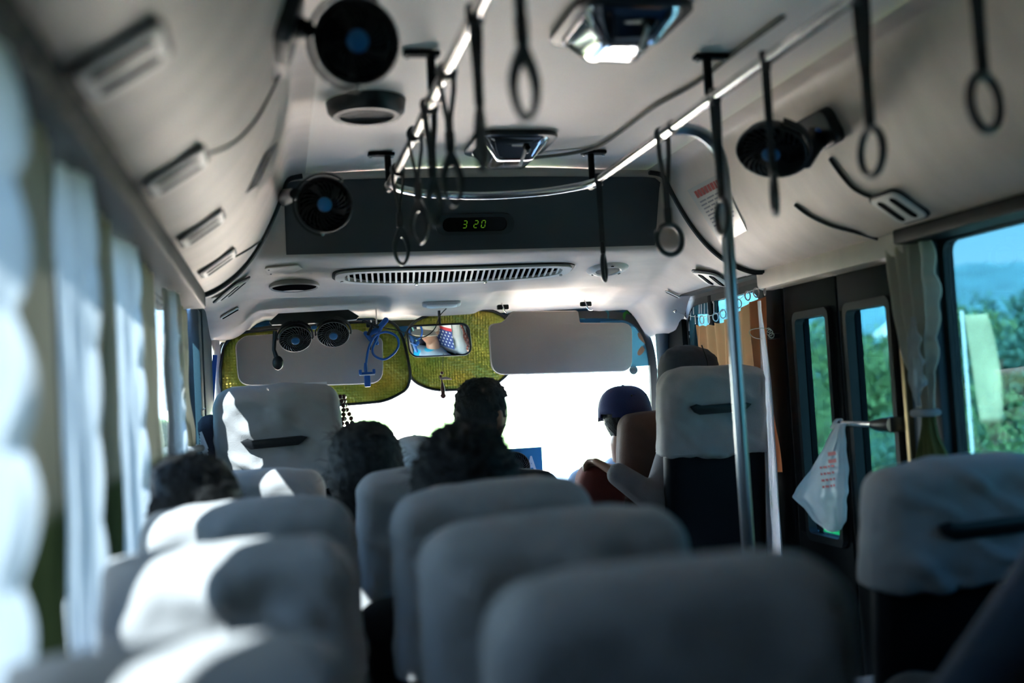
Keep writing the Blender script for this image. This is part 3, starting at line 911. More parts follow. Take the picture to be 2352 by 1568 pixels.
mb = MB(); mb.lathe([(0.095, -0.02), (0.094, 0.003), (0.088, 0.007), (0.082, 0.003), (0.080, -0.01)], None, 40); mb.build('rim', mat('grey_pod_plastic', (0.24, 0.22, 0.21), 0.5), sp2, True)
mb = MB(); mb.lathe([(0, 0.001), (0.03, 0.001), (0.083, 0.003)], None, 32); mb.build('cone', BLACKM, sp2, True)

p, n = hitfront(1014, 694)
dl = thing('dome_light', 'small pale dome light on the header above the rear-view mirror', 'light', p, frame_from((n + V((0, -0.40, 0))).normalized(), V((0, 0, 1))))
mb = MB(); mb.rbox((0.083, 0.021, 0.014), 0.014, 6); mb.build('housing', mat('grey_lamp_plastic', (0.50, 0.50, 0.51), 0.35), dl, True)
mb = MB(); mb.rbox((0.066, 0.014, 0.012), 0.010, 6, M=TRS((0, -0.003, 0.007))); mb.build('lens', mat('lamp_lens', (0.85, 0.87, 0.90), 0.25), dl, True)

p, n = hitfront(650, 617)
cp = thing('access_cover', 'small pale access cover with two screws beside the console panel', 'cover', p, frame_from(n, V((0, 1, 0))) @ Matrix.Rotation(rad(8), 3, 'Z'))
mb = MB(); mb.prism([(-0.06, -0.05), (0.05, -0.045), (0.058, -0.038), (0.06, 0.04), (0.05, 0.045), (-0.02, 0.04), (-0.07, -0.01)], 0.005, None, 0.0015); mb.build('plate', TRIM, cp, True)
for y in (-0.025, 0.025):
    mb = MB(); mb.lathe([(0, 0.007), (0.003, 0.0065), (0.0035, 0.005)], TRS((0.047, y, 0)), 8); mb.build('screw', BLACK, cp, True)

# clock in the console panel
cc = front_pt(0.712, 3.7315); cn = V((0, -0.94, -0.34)).normalized()
ck = thing('clock', 'digital clock reading 3 20 in green digits on the dark upright face', 'clock', cc + cn * 0.004, frame_from(cn))
mb = MB(); mb.ringplate(rrect(0.285, 0.075, 0.034), rrect(0.235, 0.052, 0.024), 0.012); mb.build('bezel', mat('clock_bezel', (0.035, 0.036, 0.04), 0.4), ck, True)
mb = MB(); mb.prism(rrect(0.24, 0.056, 0.025), 0.003); mb.build('screen', mat('clock_screen', (0.004, 0.006, 0.004), 0.15), ck, True)
SEG = {'a': ((-1, 2), (1, 2)), 'b': ((1, 2), (1, 0)), 'c': ((1, 0), (1, -2)), 'd': ((-1, -2), (1, -2)), 'e': ((-1, 0), (-1, -2)), 'f': ((-1, 2), (-1, 0)), 'g': ((-1, 0), (1, 0))}
DIG = mat('green_digit', (0.16, 0.42, 0.01), 0.5, emit=0.05)
mb = MB()
for x0, segs in ((-0.036, 'abgcd'), (0.004, 'abged'), (0.031, 'abcdef')):
    for s in segs:
        a, b = [V((x0 + 0.0064 * q[0] + 0.0010 * q[1], 0.0064 * q[1], 0.0045)) for q in SEG[s]]
        d = (b - a).normalized() * 0.002; mb.tube([a + d, b - d], 0.0010, 5)
part_label(mb.build('digits', DIG, ck, True), 'green digits 3 20')

# ceiling lamps with chrome bowls
def make_lamp(label):
    t = thing('ceiling_lamp', label, 'ceiling lamp', group='chrome ceiling lamps')
    mb = MB(); mb.prism(rrect(0.26, 0.30, 0.06), 0.016, TRS((0, 0, -0.016)), 0.005); mb.build('frame', BLACK, t, True)
    mb = MB()
    def bowl(q, nn):
        z = q.z
        return V((q.x * (1 - 0.35 * sst(-z / 0.05)), q.y * (1 - 0.35 * sst(-z / 0.05)), z))
    mb.rbox((0.112, 0.132, 0.055), 0.035, 10, lambda q, nn: V((q.x * (0.62 + 0.38 * sst((q.z + 0.055) / 0.075)), q.y * (0.62 + 0.38 * sst((q.z + 0.055) / 0.075)), q.z)), TRS((0, 0, -0.02)))
    mb.build('bowl', CHROME, t, True)
    mb = MB(); mb.lathe([(0, -0.012), (0.008, -0.012), (0.012, 0.0), (0.008, 0.012)], TRS((0.03, -0.105, -0.05), (rad(70), 0, 0)), 14); mb.build('catch', BLACK, t, True)
    mb = MB(); mb.box((0.012, -0.115, -0.078), (0.010, 0.008, 0.06), (rad(-12), rad(24), 0), 0.003); mb.build('lever', WHITEP, t, True)
    return t
l0 = make_lamp('chrome ceiling lamp with a black frame, ahead near the clock panel'); l0.location = (0.745, 3.24, prof_z(0.72) - 0.002)
dup(l0, (0.755, 2.16, prof_z(0.72) - 0.002), (0, 0, 0), 'large blurred chrome ceiling lamp at the top of the view')

p = PZ(840, 232, CZ - 0.005)
sk = thing('ceiling_speaker', 'black round ceiling speaker below the nearest left fan', 'speaker', p)
mb = MB(); mb.lathe([(0.105, 0.0), (0.100, -0.030), (0.088, -0.043), (0.074, -0.043), (0.068, -0.034)], None, 44); mb.build('ring', BLACK, sk, True)
mb = MB(); mb.lathe([(0, -0.028), (0.04, -0.030), (0.071, -0.037)], None, 36); mb.build('mesh_cover', mat('dark_mesh', (0.02, 0.02, 0.02), 0.6, bump=0.9, bscale=450), sk, True)
mb = MB(); mb.tube([V((0.072 * math.cos(a), 0.072 * math.sin(a), -0.042)) for a in [2 * PI * j / 40 for j in range(40)]], 0.0025, 6, closed=True); mb.build('trim_ring', FRAMEM, sk, True)

# stickers and labels on the coves
def cove_patch(name, m, corners, right, lift, nu=14, nv=8, parent=None, thick=0.0006):
    (tl, tr, br, bl) = [V(c) for c in corners]
    def f(u, v):
        q = (tl * (1 - u) + tr * u) * (1 - v) + (bl * (1 - u) + br * u) * v
        h = hitcove(q.x, q.y, right, lift)
        return h[0]
    mb = MB(); mb.grid(f, nu, nv)
    return mb.build(name, m, parent, normals=False)
def q2(*c): return [V((x, y, 0)) for x, y in c]
PAPER = mat('label_paper', (0.62, 0.61, 0.60), 0.22, spec=0.6)
wn = cove_patch('warning_label', PAPER, q2((1580, 436), (1656, 396), (1716, 528), (1657, 560)), True, 0.003)
tag(wn, 'white printed notice with red heading on the right cove behind the grab pole', 'notice')
RED = mat('red_print', (0.36, 0.03, 0.02), 0.6); GREYP = mat('grey_print', (0.13, 0.13, 0.17), 0.6)
def bil(u, v):
    tl, tr, br, bl = q2((1580, 436), (1656, 396), (1716, 528), (1657, 560)); return (tl * (1 - u) + tr * u) * (1 - v) + (bl * (1 - u) + br * u) * v
def wpatch(name, m, u0, v0, u1, v1):
    a, b, c, d = bil(u0, v0), bil(u1, v0), bil(u1, v1), bil(u0, v1); return cove_patch(name, m, (a, b, c, d), True, 0.004, 6, 2, wn)
random.seed(5)
u = 0.14
while u < 0.86:
    w = random.uniform(0.05, 0.09); wpatch('heading_print', RED, u, 0.07, min(u + w, 0.88), 0.19); u += w + 0.015
for k in range(8):
    v = 0.25 + k * 0.062; u = 0.12 + 0.02 * random.random()
    while u < 0.85:
        w = random.uniform(0.10, 0.24); wpatch('text_print', GREYP, u, v, min(u + w, 0.9), v + 0.026); u += w + 0.03
st = cove_patch('label_strip', mat('grey_label', (0.16, 0.16, 0.165), 0.25), q2((607, 352), (636, 325), (590, 425), (562, 444)), False, 0.002); tag(st, 'dark grey label strip on the left cove behind the front fan', 'label')
st = cove_patch('foil_sticker', mat('silver_sticker', (0.85, 0.80, 0.78), 0.18, 0.7), q2((628, 108), (660, 98), (658, 178), (624, 186)), False, 0.002); tag(st, 'shiny silver sticker on the left cove beside the nearest fan', 'sticker')

# loose cables on the lining
def cove_cable(label, pts, right, r, extra=None):
    P = [hitcove(x, y, right, r * 0.9)[0] for x, y in pts]
    if extra: P += extra
    mb = MB(); mb.tube(smooth_path(P, 6), r, 7); return tag(mb.build('cable', CABLE), label, 'cable')
cove_cable('thin blurred cable from the second left vent up toward the nearest left fan', ((470, 352), (520, 335), (560, 305), (600, 250), (640, 170)), False, 0.003)
cove_cable('thin cable from the small left vent up to the front fan base', ((540, 588), (575, 568), (615, 538), (648, 505), (655, 490)), False, 0.0028)
cove_cable('dark cable drooping from the right fan across the cove to the window', ((1908, 362), (1935, 400), (1965, 432), (2005, 452)), True, 0.005)
cove_cable('dark cable sagging along the right cove toward the door curtain', ((1828, 468), (1860, 492), (1910, 515), (1965, 530), (2018, 546)), True, 0.005)
# ------------------------------------------------------------------ windscreen area
def panel_outline(pts_px, Y, k=6):
    c = [PY(x, y, Y) for x, y in pts_px]
    return smooth_path(c, k, closed=True)

def flat_thing(mbname, outline3, material, thick, parent=None, bev=0.0, y0=None):
    """prism through an outline lying in a plane of constant y"""
    Y = outline3[0].y
    mb = MB(); mb.prism([(p.x, p.z) for p in outline3], thick, Matrix(((1, 0, 0, 0), (0, 0, -1, Y), (0, 1, 0, 0), (0, 0, 0, 1))), bev)
    return mb.build(mbname, material, parent)

def poly(pts_px, Y, r=0.02, n=5):
    """polygon of pixels at depth Y with rounded corners of radius r"""
    P = [PY(x, y, Y) for x, y in pts_px]; out = []
    m = len(P)
    for i in range(m):
        a, b, c = P[i - 1], P[i], P[(i + 1) % m]
        rr = r[i] if isinstance(r, (list, tuple)) else r
        rr = min(rr, (a - b).length * 0.45, (c - b).length * 0.45)
        d1, d2 = (a - b).normalized() * rr, (c - b).normalized() * rr
        for j in range(n + 1):
            t = j / n; out.append((b + d1) * (1 - t) ** 2 + b * 2 * t * (1 - t) + (b + d2) * t * t)
    return out

# sun visors
def visor(label, px, Y, r, hinge_px):
    o = poly(px, Y, r); c = sum(o, V()) / len(o); z0 = max(p.z for p in o)
    t = thing('sun_visor', label, 'sun visor', (c.x, Y, z0))
    flat_thing('board', o, VISOR, 0.018, t, 0.006)
    for hx, hy in hinge_px:
        p = PY(hx, hy, Y)
        mb = MB(); mb.box(p + V((0, -0.004, 0.012)), (0.05, 0.02, 0.022), None, 0.005); a = mb.build('hinge', BLACK, t)
        mb = MB(); mb.tube(smooth_path([p + V((-0.006, -0.012, 0.03)), p + V((0.0, -0.016, 0.005)), p + V((0.012, -0.012, -0.012)), p + V((0.03, -0.006, -0.012))], 5), 0.0035, 8); mb.build('pin', CHROME, a)
    mb = MB(); q = [p for p in o]; mb.tube([p + V((0, -0.001, 0)) for p in q], 0.0022, 5, closed=True); mb.build('piping', mat('visor_piping', (0.50, 0.45, 0.42), 0.6), t)
    return t
visor('pale grey sun visor folded down on the right of the windscreen', [(1175, 716), (1326, 714), (1330, 742), (1450, 742), (1450, 852), (1128, 861), (1122, 745), (1150, 742), (1160, 735)], 4.44, [0.01, 0.01, 0.01, 0.045, 0.05, 0.06, 0.05, 0.02, 0.01], [(1155, 712), (1345, 705)])
visor('pale grey sun visor folded down behind the twin fan, left of the windscreen', [(560, 772), (820, 757), (850, 770), (878, 776), (880, 880), (760, 884), (548, 885), (541, 790)], 4.505, [0.05, 0.01, 0.01, 0.03, 0.06, 0.03, 0.05, 0.05], [(855, 752)])

# gold bubble-foil sunshades bound in black
def shade(label, outline, bend=0.0):
    c = sum(outline, V()) / len(outline); Y = c.y; z1 = max(p.z for p in outline)
    t = thing('sunshade', label, 'sunshade', (c.x, Y, min(p.z for p in outline)))
    def ben(p): return p + V((0, 0.05 * (1 - ((p.x - c.x) / 0.45) ** 2) + 0.010 * math.sin(p.z * 31 + p.x * 17) + (1.45 - p.z) * 0.10, 0))
    bm = bmesh.new(); vs = [bm.verts.new(p) for p in outline]; f = bm.faces.new(vs)
    bmesh.ops.triangulate(bm, faces=[f]); 
    for _ in range(4): bmesh.ops.subdivide_edges(bm, edges=[e for e in bm.edges if e.calc_length() > 0.03], cuts=1); bmesh.ops.triangulate(bm, faces=bm.faces)
    for v in bm.verts: v.co = ben(v.co)
    mb = MB(); mb.bm.free(); mb.bm = bm
    solid(mb.build('foil', FOIL, t), 0.004)
    mb = MB(); mb.tube([ben(p) + V((0, -0.003, 0)) for p in outline], 0.0065, 8, closed=True); mb.build('binding', BLACK, t)
    return t
shade('gold bubble-foil sunshade behind the left sun visor', poly([(506, 850), (512, 790), (545, 764), (640, 752), (800, 738), (905, 735), (930, 780), (945, 860), (940, 893), (890, 921), (800, 929), (640, 938), (520, 935), (505, 900)], 4.60, 0.09, 5))
shade('gold bubble-foil sunshade behind the rear-view mirror', poly([(948, 740), (995, 716), (1080, 708), (1150, 712), (1190, 760), (1180, 850), (1150, 880), (1110, 893), (1000, 896), (950, 875), (931, 830), (932, 770)], 4.66, 0.06, 5))

# rear-view mirror (slightly convex glass)
MA = PY(1008, 781, 4.50); MN = V((-0.470, -0.840, -0.276)).normalized()
MR = frame_from(MN, V((0.03, 0, 1)))
rm = thing('rear_view_mirror', 'rear-view mirror with black rim reflecting the driver', 'mirror', MA, MR)
mo = rrect(0.278, 0.132, 0.034, 8)
RC = 2.6
mb = MB()
def mg(u, v):
    # superellipse patch on a sphere
    x, y = (u * 2 - 1), (v * 2 - 1)
    sx = x * 0.1375 * (1 - 0.05 * abs(y) ** 6); sy = y * 0.0645 * (1 - 0.16 * abs(x) ** 10)
    return V((sx, sy, RC - (RC - math.sqrt(RC * RC - sx * sx - sy * sy)) - RC + 0.006))
mb.grid(mg, 48, 24); mb.build('mirror_glass', MIRROR, rm, True, sharp=180, normals=False)
mb = MB(); mb.prism(mo, 0.022, TRS((0, 0, -0.026)), 0.006); mb.tube([V((x, y, 0.001)) for x, y in rrect(0.280, 0.135, 0.036, 8)], 0.0045, 8, closed=True); mb.build('shell', BLACK, rm, True)
mi = MR.inverted()
mb = MB(); q0 = PY(1008, 706, 4.60); mb.tube(smooth_path([V((0, 0.02, -0.025)), mi @ (PY(1010, 745, 4.56) - MA), mi @ (q0 - MA)], 5), 0.006, 8); mb.build('arm', BLACK, rm, True)
mb = MB(); mb.tube(smooth_path([PY(880, 752, 4.40), PY(925, 762, 4.39), PY(960, 774, 4.39), PY(982, 770, 4.39), PY(1000, 752, 4.40), PY(1010, 725, 4.47), PY(1030, 704, 4.58)], 8), 0.0022, 6)
tag(mb.build('cable', CABLE), 'black cable looping in front of the rear-view mirror', 'cable')

# charm hanging from the mirror
hc = thing('hanging_charm', 'small brown and pink carved charm hanging from the rear-view mirror', 'charm', PY(1017, 912, 4.31))
mb = MB(); mb.tube([PY(1018, 812, 4.31), PY(1016, 850, 4.31)], 0.0008, 5); mb.build('thread', BLACK, hc)
WOODM = mat('brown_charm', (0.13, 0.035, 0.025), 0.45); PINK = mat('pale_charm', (0.55, 0.38, 0.32), 0.5)
mb = MB()
for (x, y), r in (((1015, 856), 0.007), ((1012, 864), 0.006)): mb.ball(PY(x, y, 4.31), r, n=10, m=8)
mb.build('knot', WOODM, hc)
mb = MB(); mb.chain([PY(1013, 869, 4.31), PY(1024, 868, 4.31), PY(1036, 870, 4.31)], [0.005, 0.006, 0.003], 10); mb.build('pale_bead', PINK, hc)
mb = MB(); mb.chain([PY(1016, 880, 4.31), PY(1017, 893, 4.31), PY(1018, 904, 4.31), PY(1018, 908, 4.31)], [0.005, 0.0095, 0.008, 0.012], 12); mb.tube([PY(1014, 868, 4.31), PY(1016, 882, 4.31)], 0.003, 6); mb.build('carved_pendant', WOODM, hc)

# blue phone holder with gooseneck, clamped to the left visor
ph = thing('phone_holder', 'blue gooseneck phone holder clamped above the left sun visor', 'phone holder', PY(870, 745, 4.455))
YP = 4.455
path = [(874, 752), (866, 778), (856, 800), (860, 816), (882, 825), (905, 811), (916, 790), (909, 771), (886, 762), (862, 771), (848, 796), (842, 826), (840, 848)]
mb = MB(); mb.tube(smooth_path([PY(x, y, YP - 0.002 * i) for i, (x, y) in enumerate(path)], 6), 0.0052, 10); mb.build('gooseneck', BLUE, ph)
mb = MB()
for (a, b, r) in (((850, 765), (872, 755), 0.012), ((872, 752), (886, 735), 0.012), ((840, 765), (852, 780), 0.010), ((862, 775), (866, 788), 0.008)): mb.chain([PY(*a, YP + 0.01), PY(*b, YP + 0.01)], [r, r], 10)
mb.build('clamp', BLUE, ph)
mb = MB(); 
for a, b in (((832, 735), (870, 752)), ((845, 770), (858, 738)), ((850, 790), (849, 803))): mb.tube([PY(*a, YP), PY(*b, YP)], 0.006, 8)
mb.build('spring', BLACK, ph)
mb = MB(); mb.tube([hitfront(864, 712, 0.0)[0], PY(865, 745, 4.46)], 0.003, 6); mb.build('hook', STEEL, ph)
ec = PY(843, 858, YP - 0.03)
mb = MB(); mb.box(ec + V((0, 0, 0)), (0.066, 0.016, 0.014), None, 0.004); mb.box(ec + V((0, 0.002, -0.03)), (0.026, 0.012, 0.05), None, 0.006); mb.box(ec + V((-0.028, -0.006, 0.008)), (0.012, 0.02, 0.02), None, 0.003); mb.box(ec + V((0.028, -0.006, 0.008)), (0.012, 0.02, 0.02), None, 0.003)
mb.lathe([(0.007, 0), (0.008, 0.02), (0.006, 0.04)], TRS(ec + V((-0.004, 0, 0.005))), 12); jw = mb.build('jaw', BLUE, ph)
mb = MB(); mb.box(ec + V((0, -0.009, -0.005)), (0.062, 0.004, 0.005), None, 0.001); mb.build('pad', WHITEP, jw)

# tinted banner film along the top of the screen, printed to be read from outside
def film(name, tint, dif, mixv):
    m, N, L = nodes_mat(name)
    o = N('ShaderNodeOutputMaterial'); t = N('ShaderNodeBsdfTransparent'); d = N('ShaderNodeBsdfDiffuse'); mx = N('ShaderNodeMixShader')
    t.inputs['Color'].default_value = (*tint, 1); d.inputs['Color'].default_value = (*dif, 1); mx.inputs[0].default_value = mixv
    L(t.outputs[0], mx.inputs[1]); L(d.outputs[0], mx.inputs[2]); L(mx.outputs[0], o.inputs['Surface']); return m
bn = thing('windscreen_banner', 'dark blue tinted banner film along the top of the windscreen', 'window film', ws(0.72, 1.40) + V((0, -0.02, 0)))
def wsin(x, z, d=0.016): return ws(x, z) + V((0, -d, 0))
mb = MB(); mb.grid(lambda u, v: wsin(-0.15 + 1.78 * u, 1.405 + 0.098 * v), 40, 3); mb.build('film', film('banner_film', (0.0006, 0.0022, 0.0045), (0.003, 0.015, 0.035), 0.3), bn, normals=False)
CY = film('cyan_print', (0.002, 0.012, 0.016), (0.03, 0.20, 0.26), 0.5)
def wtext(body, px, py, size, m, par, sx=-1, d=0.0185):
    p = EYE + ray(px, py) * 4.7; p = wsin(p.x, p.z, d)
    M = Matrix.Translation(p) @ Matrix(((sx, 0, 0, 0), (0, 0, -1, 0), (0, 1, 0, 0), (0, 0, 0, 1)))
    return text_part(body, size, M, 'lettering', m, par, bold=0.002)
wtext('RY', 1404, 722, 0.062, CY, bn); wtext('D', 1337, 724, 0.05, CY, bn); wtext('V', 908, 737, 0.05, CY, bn)
cnr = thing('windscreen_sticker', 'blue corner sticker with peach petals at the top right of the windscreen', 'sticker', wsin(1.60, 1.23, 0.02))
def cpt(u, v):
    z = 1.222 + 0.215 * v; x1 = 1.685 - 0.10 * sst((z - 1.33) / 0.12); x0 = 1.46
    return wsin(x0 + (x1 - x0) * u, z, 0.020)
mb = MB(); mb.grid(cpt, 12, 12); mb.build('film', film('sky_film', (0.008, 0.019, 0.026), (0.10, 0.30, 0.48), 0.3), cnr, normals=False)
PEACH = film('peach_print', (0.05, 0.03, 0.02), (0.7, 0.45, 0.3), 0.5)
for (px, py), a in (((1467, 779), -55), ((1468, 803), 50)):
    p = EYE + ray(px, py) * 4.72
    mb = MB(); mb.prism([(0.034 * math.cos(t) , 0.012 * math.sin(t) * (1 - 0.3 * math.cos(t))) for t in [2 * PI * j / 24 for j in range(24)]], 0.0006, Matrix.Translation(wsin(p.x, p.z, 0.023)) @ Matrix(((1, 0, 0, 0), (0, 0, -1, 0), (0, 1, 0, 0), (0, 0, 0, 1))) @ Matrix.Rotation(rad(a), 4, 'Z')); mb.build('petal', PEACH, cnr)
GRN = film('green_print', (0.004, 0.012, 0.003), (0.05, 0.3, 0.05), 0.4)
p = EYE + ray(1432, 728) * 4.72
mb = MB(); mb.prism(ellipse(0.022, 0.024, 20), 0.0006, Matrix.Translation(wsin(p.x, p.z, 0.021)) @ Matrix(((1, 0, 0, 0), (0, 0, -1, 0), (0, 1, 0, 0), (0, 0, 0, 1)))); mb.build('leaf_dot', GRN, cnr)
# two small dated stickers, seen reversed from inside
FADE = film('faded_print', (0.025, 0.032, 0.036), (0.3, 0.4, 0.45), 0.3); DISC = film('pale_disc', (0.030, 0.036, 0.038), (0.5, 0.7, 0.72), 0.3)
for (px, py), lab in (((1450, 850), 'pale round dated sticker on the windscreen below the right sun visor'), ((1492, 853), 'faint dated sticker on the windscreen just left of the hooded passenger')):
    p = EYE + ray(px, py) * 4.75; p = wsin(p.x, p.z, 0.012)
    t = thing('date_sticker', lab, 'sticker', p)
    M = Matrix.Translation(p) @ Matrix(((1, 0, 0, 0), (0, 0, -1, 0), (0, 1, 0, 0), (0, 0, 0, 1)))
    mb = MB(); mb.prism(ellipse(0.021, 0.021, 24), 0.0005, M); mb.build('disc', DISC, t)
    text_part('10/20', 0.019, Matrix.Translation(p + V((0, -0.002, 0))) @ Matrix(((-1, 0, 0, 0), (0, 0, -1, 0), (0, 1, 0, 0), (0, 0, 0, 1))), 'date_print', FADE, t)
# white lettering on the front side window, reversed from inside
wl = thing('window_lettering', 'white lettering on blue film at the front corner of the right side window', 'window film', (XR - 0.0, 4.25, 1.25))
def swp(px, py, d=0.0): return PX(px, py, XR + 0.004 - d)
mb = MB(); q = [swp(*c) for c in ((1566, 800), (1567, 760), (1575, 715), (1592, 690), (1612, 676), (1642, 668), (1646, 700), (1646, 720), (1600, 722), (1590, 770), (1584, 800))]
bmv = [mb.bm.verts.new(p) for p in q]; mb.bm.faces.new(bmv); mb.build('film', film('side_film', (0.014, 0.032, 0.040), (0.12, 0.36, 0.46), 0.3), wl, normals=False)
WPR = film('white_print', (0.9, 0.95, 1), (0.9, 0.9, 0.9), 0.5)
for pts in (((1610, 680), (1614, 692)), ((1592, 698), (1593, 722)), ((1606, 697), (1606, 720)), ((1611, 697), (1611, 722)), ((1618, 694), (1618, 722)), ((1625, 693), (1626, 722)), ((1634, 692), (1635, 720)), ((1639, 694), (1640, 722)), ((1634, 692), (1639, 694)), ((1582, 702), (1581, 740)), ((1587, 704), (1586, 735)), ((1576, 740), (1578, 765), (1584, 774)), ((1581, 735), (1583, 760))):
    mb = MB(); mb.sweep([swp(*p, 0.003) for p in pts], [(-0.0005, -0.0055), (0.0005, -0.0055), (0.0005, 0.0055), (-0.0005, 0.0055)], up=V((0, 1, 0.01))); mb.build('letter_stroke', WPR, wl)

# blue sign on the dash
sg = thing('dash_sign', 'blue sign with a white letter A standing on the dash', 'sign', PY(1150, 1090, 4.52))
mb = MB(); mb.box2(PY(1120, 1090, 4.52), PY(1243, 1026, 4.525), 0); 
SIGNB = mat('sign_blue', (0.015, 0.22, 0.46), 0.45); mb.build('board', SIGNB, sg)
p = PY(1221, 1067, 4.515); text_part('A', 0.088, Matrix.Translation(p) @ Matrix(((0.62, 0, 0, 0), (0, 0, -1, 0), (0, 1, 0, 0), (0, 0, 0, 1))), 'lettering', WHITEP, sg, bold=0.004)
mb = MB(); mb.box2(PY(1120, 1090, 4.517), PY(1243, 1083, 4.520)); mb.build('white_edge', WHITEP, sg)

# strip of blue plastic beside the left post
mb = MB(); mb.sweep([PY(494, 815, 4.57), PY(491, 850, 4.57), PY(489, 885, 4.57), PY(486, 930, 4.58)], [(-0.009, -0.001), (0.009, -0.001), (0.009, 0.001), (-0.009, 0.001)], up=V((0, 1, 0)))
tag(mb.build('blue_strip', mat('bright_blue', (0.01, 0.12, 0.62), 0.4)), 'narrow bright blue strip hanging beside the left windscreen post', 'strip')

# ------------------------------------------------------------------ curtains
def cloth(name, m, x, ys, zs, folds, amp, parent, nu=60, nv=40, xoff=None, phase=0.0, edge=None, seed=0, side=1):
    """ys(v)->(y0,y1) along height v (0 top), zs=(ztop,zbot)"""
    mb = MB()
    def f(u, v):
        y0, y1 = ys(v); z = zs[0] + (zs[1] - zs[0]) * v
        w = abs(y1 - y0)
        y = y0 + (y1 - y0) * u
        if edge: y = y0 + (y1 - y0) * u * (1 + edge(v) * sst((u - 0.6) / 0.4))
        a = amp * (0.55 + 0.45 * v) * min(1.0, 0.35 + w * 3)
        xx = x + side * a * math.sin(2 * PI * folds * u + phase + 0.6 * noise.noise(V((u * 3, v * 2, seed)))) + 0.006 * noise.noise(V((u * 9, v * 5, seed + 3)))
        if xoff: xx += xoff(u, v)
        return V((xx, y, z))
    mb.grid(f, nu, nv)
    return mb.build(name, m, parent, normals=False, sharp=180)
def lerp_rows(rows):
    def g(v):
        for (v0, a0, b0), (v1, a1, b1) in zip(rows, rows[1:]):
            if v <= v1 + 1e-9:
                t = (v - v0) / max(v1 - v0, 1e-9); t = t * t * (3 - 2 * t); return a0 + (a1 - a0) * t, b0 + (b1 - b0) * t
        return rows[-1][1:]
    return g
def scal(n, d): return lambda v: d * abs(math.sin(PI * n * v))
# seams are measured from the base of each curtain
CREAM = make_curtain_mat('cream_curtain', (0.45, 0.38, 0.27), (0.085, 0.10, 0.035), 0.30, 0.14)
def lcurtain(label, y0, y1, folds, lace=None, tie=None, lx=-0.266, cx=-0.282):
    t = thing('curtain', label, 'curtain', (-0.285, (y0 + y1) / 2, 0.72), None, 'left side curtains')
    rows = [(0, y0, y1), (1, y0, y1)] if not tie else [(0, y0, y1), (0.35, y0 + 0.05 * (y1 - y0), y1 - 0.1 * (y1 - y0)), (tie[1], tie[0] - 0.05, tie[0] + 0.05), (1, tie[0] - 0.10, tie[0] + 0.12)]
    c = cloth('cloth', CREAM, cx, lerp_rows(rows), (1.452, 0.72), folds, 0.012, t, seed=y0)
    if lace:
        a, b, n = lace
        l = cloth('lace_edge', LACE, lx, lerp_rows([(0, a, b), (0.62, a, b), (1, a, a + (b - a) * 0.55)]), (1.448, 0.75), 2, 0.007, t, 40, 90, edge=scal(n, 0.35), seed=y0 + 5, xoff=lambda u, v: 0.03 * (u - 0.5))
        l.data.transform(Matrix.Identity(4))
    mb = MB()
    for i in range(int(folds) + 1):
        yy = y0 + (y1 - y0) * i / int(folds); mb.tube([V((-0.285, yy + 0.008 * math.cos(a), 1.456 + 0.008 * math.sin(a))) for a in [2 * PI * j / 10 for j in range(10)]], 0.002, 5, closed=True)
    mb.build('hanger', STEEL, t)
    if tie:
        mb = MB(); z = 1.472 - 0.752 * tie[1]; mb.tube([V((-0.282 + 0.03 * math.cos(a), tie[0] + 0.06 * math.sin(a), z)) for a in [2 * PI * j / 20 for j in range(20)]], 0.011, 8, closed=True); mb.build('tie_band', LACE, t)
    return t
lcurtain('cream and olive curtain with white scalloped lace, nearest on the left', 1.05, 1.335, 4, (0.78, 0.985, 6), None, -0.232, -0.252)
lcurtain('cream curtain with lace edge just ahead of the first dark window post', 1.56, 1.95, 5, (1.43, 1.53, 6), None, -0.25, -0.272)
lcurtain('plain cream curtain hanging in the middle of the left windows', 2.26, 2.66, 5, (2.03, 2.16, 6), None, -0.268, -0.280)
lcurtain('cream curtain tied back with lace, farthest on the left before the blue panel', 3.00, 3.66, 5, (2.85, 3.02, 6), (3.62, 0.62))

rc = thing('curtain', 'cream curtain gathered by a white tie on the right window post', 'curtain', (1.70, 2.58, 0.86))
RCM = make_curtain_mat('cream_curtain_right', (0.50, 0.46, 0.38), (0.13, 0.15, 0.05), 0.155, 0.35)
cloth('cloth', RCM, 1.70, lerp_rows([(0, 2.715, 2.50), (0.25, 2.70, 2.49), (0.45, 2.675, 2.51), (0.70, 2.60, 2.545), (0.78, 2.595, 2.55), (1.0, 2.63, 2.50)]), (1.47, 0.86), 4, 0.018, rc, edge=scal(7, 0.10), seed=2, side=-1)
cloth('lace_edge', LACE, 1.665, lerp_rows([(0, 2.56, 2.535), (0.25, 2.585, 2.52), (0.7, 2.595, 2.50), (0.85, 2.585, 2.535), (1.0, 2.57, 2.545)]), (1.27, 1.03), 1.5, 0.010, rc, 24, 50, edge=scal(4, -0.3), seed=9)
mb = MB(); mb.tube([V((1.695 + 0.028 * math.cos(a), 2.572 + 0.036 * math.sin(a), 1.012)) for a in [2 * PI * j / 20 for j in range(20)]], 0.010, 8, closed=True); part_label(mb.build('tie_band', LACE, rc), 'white tie band')

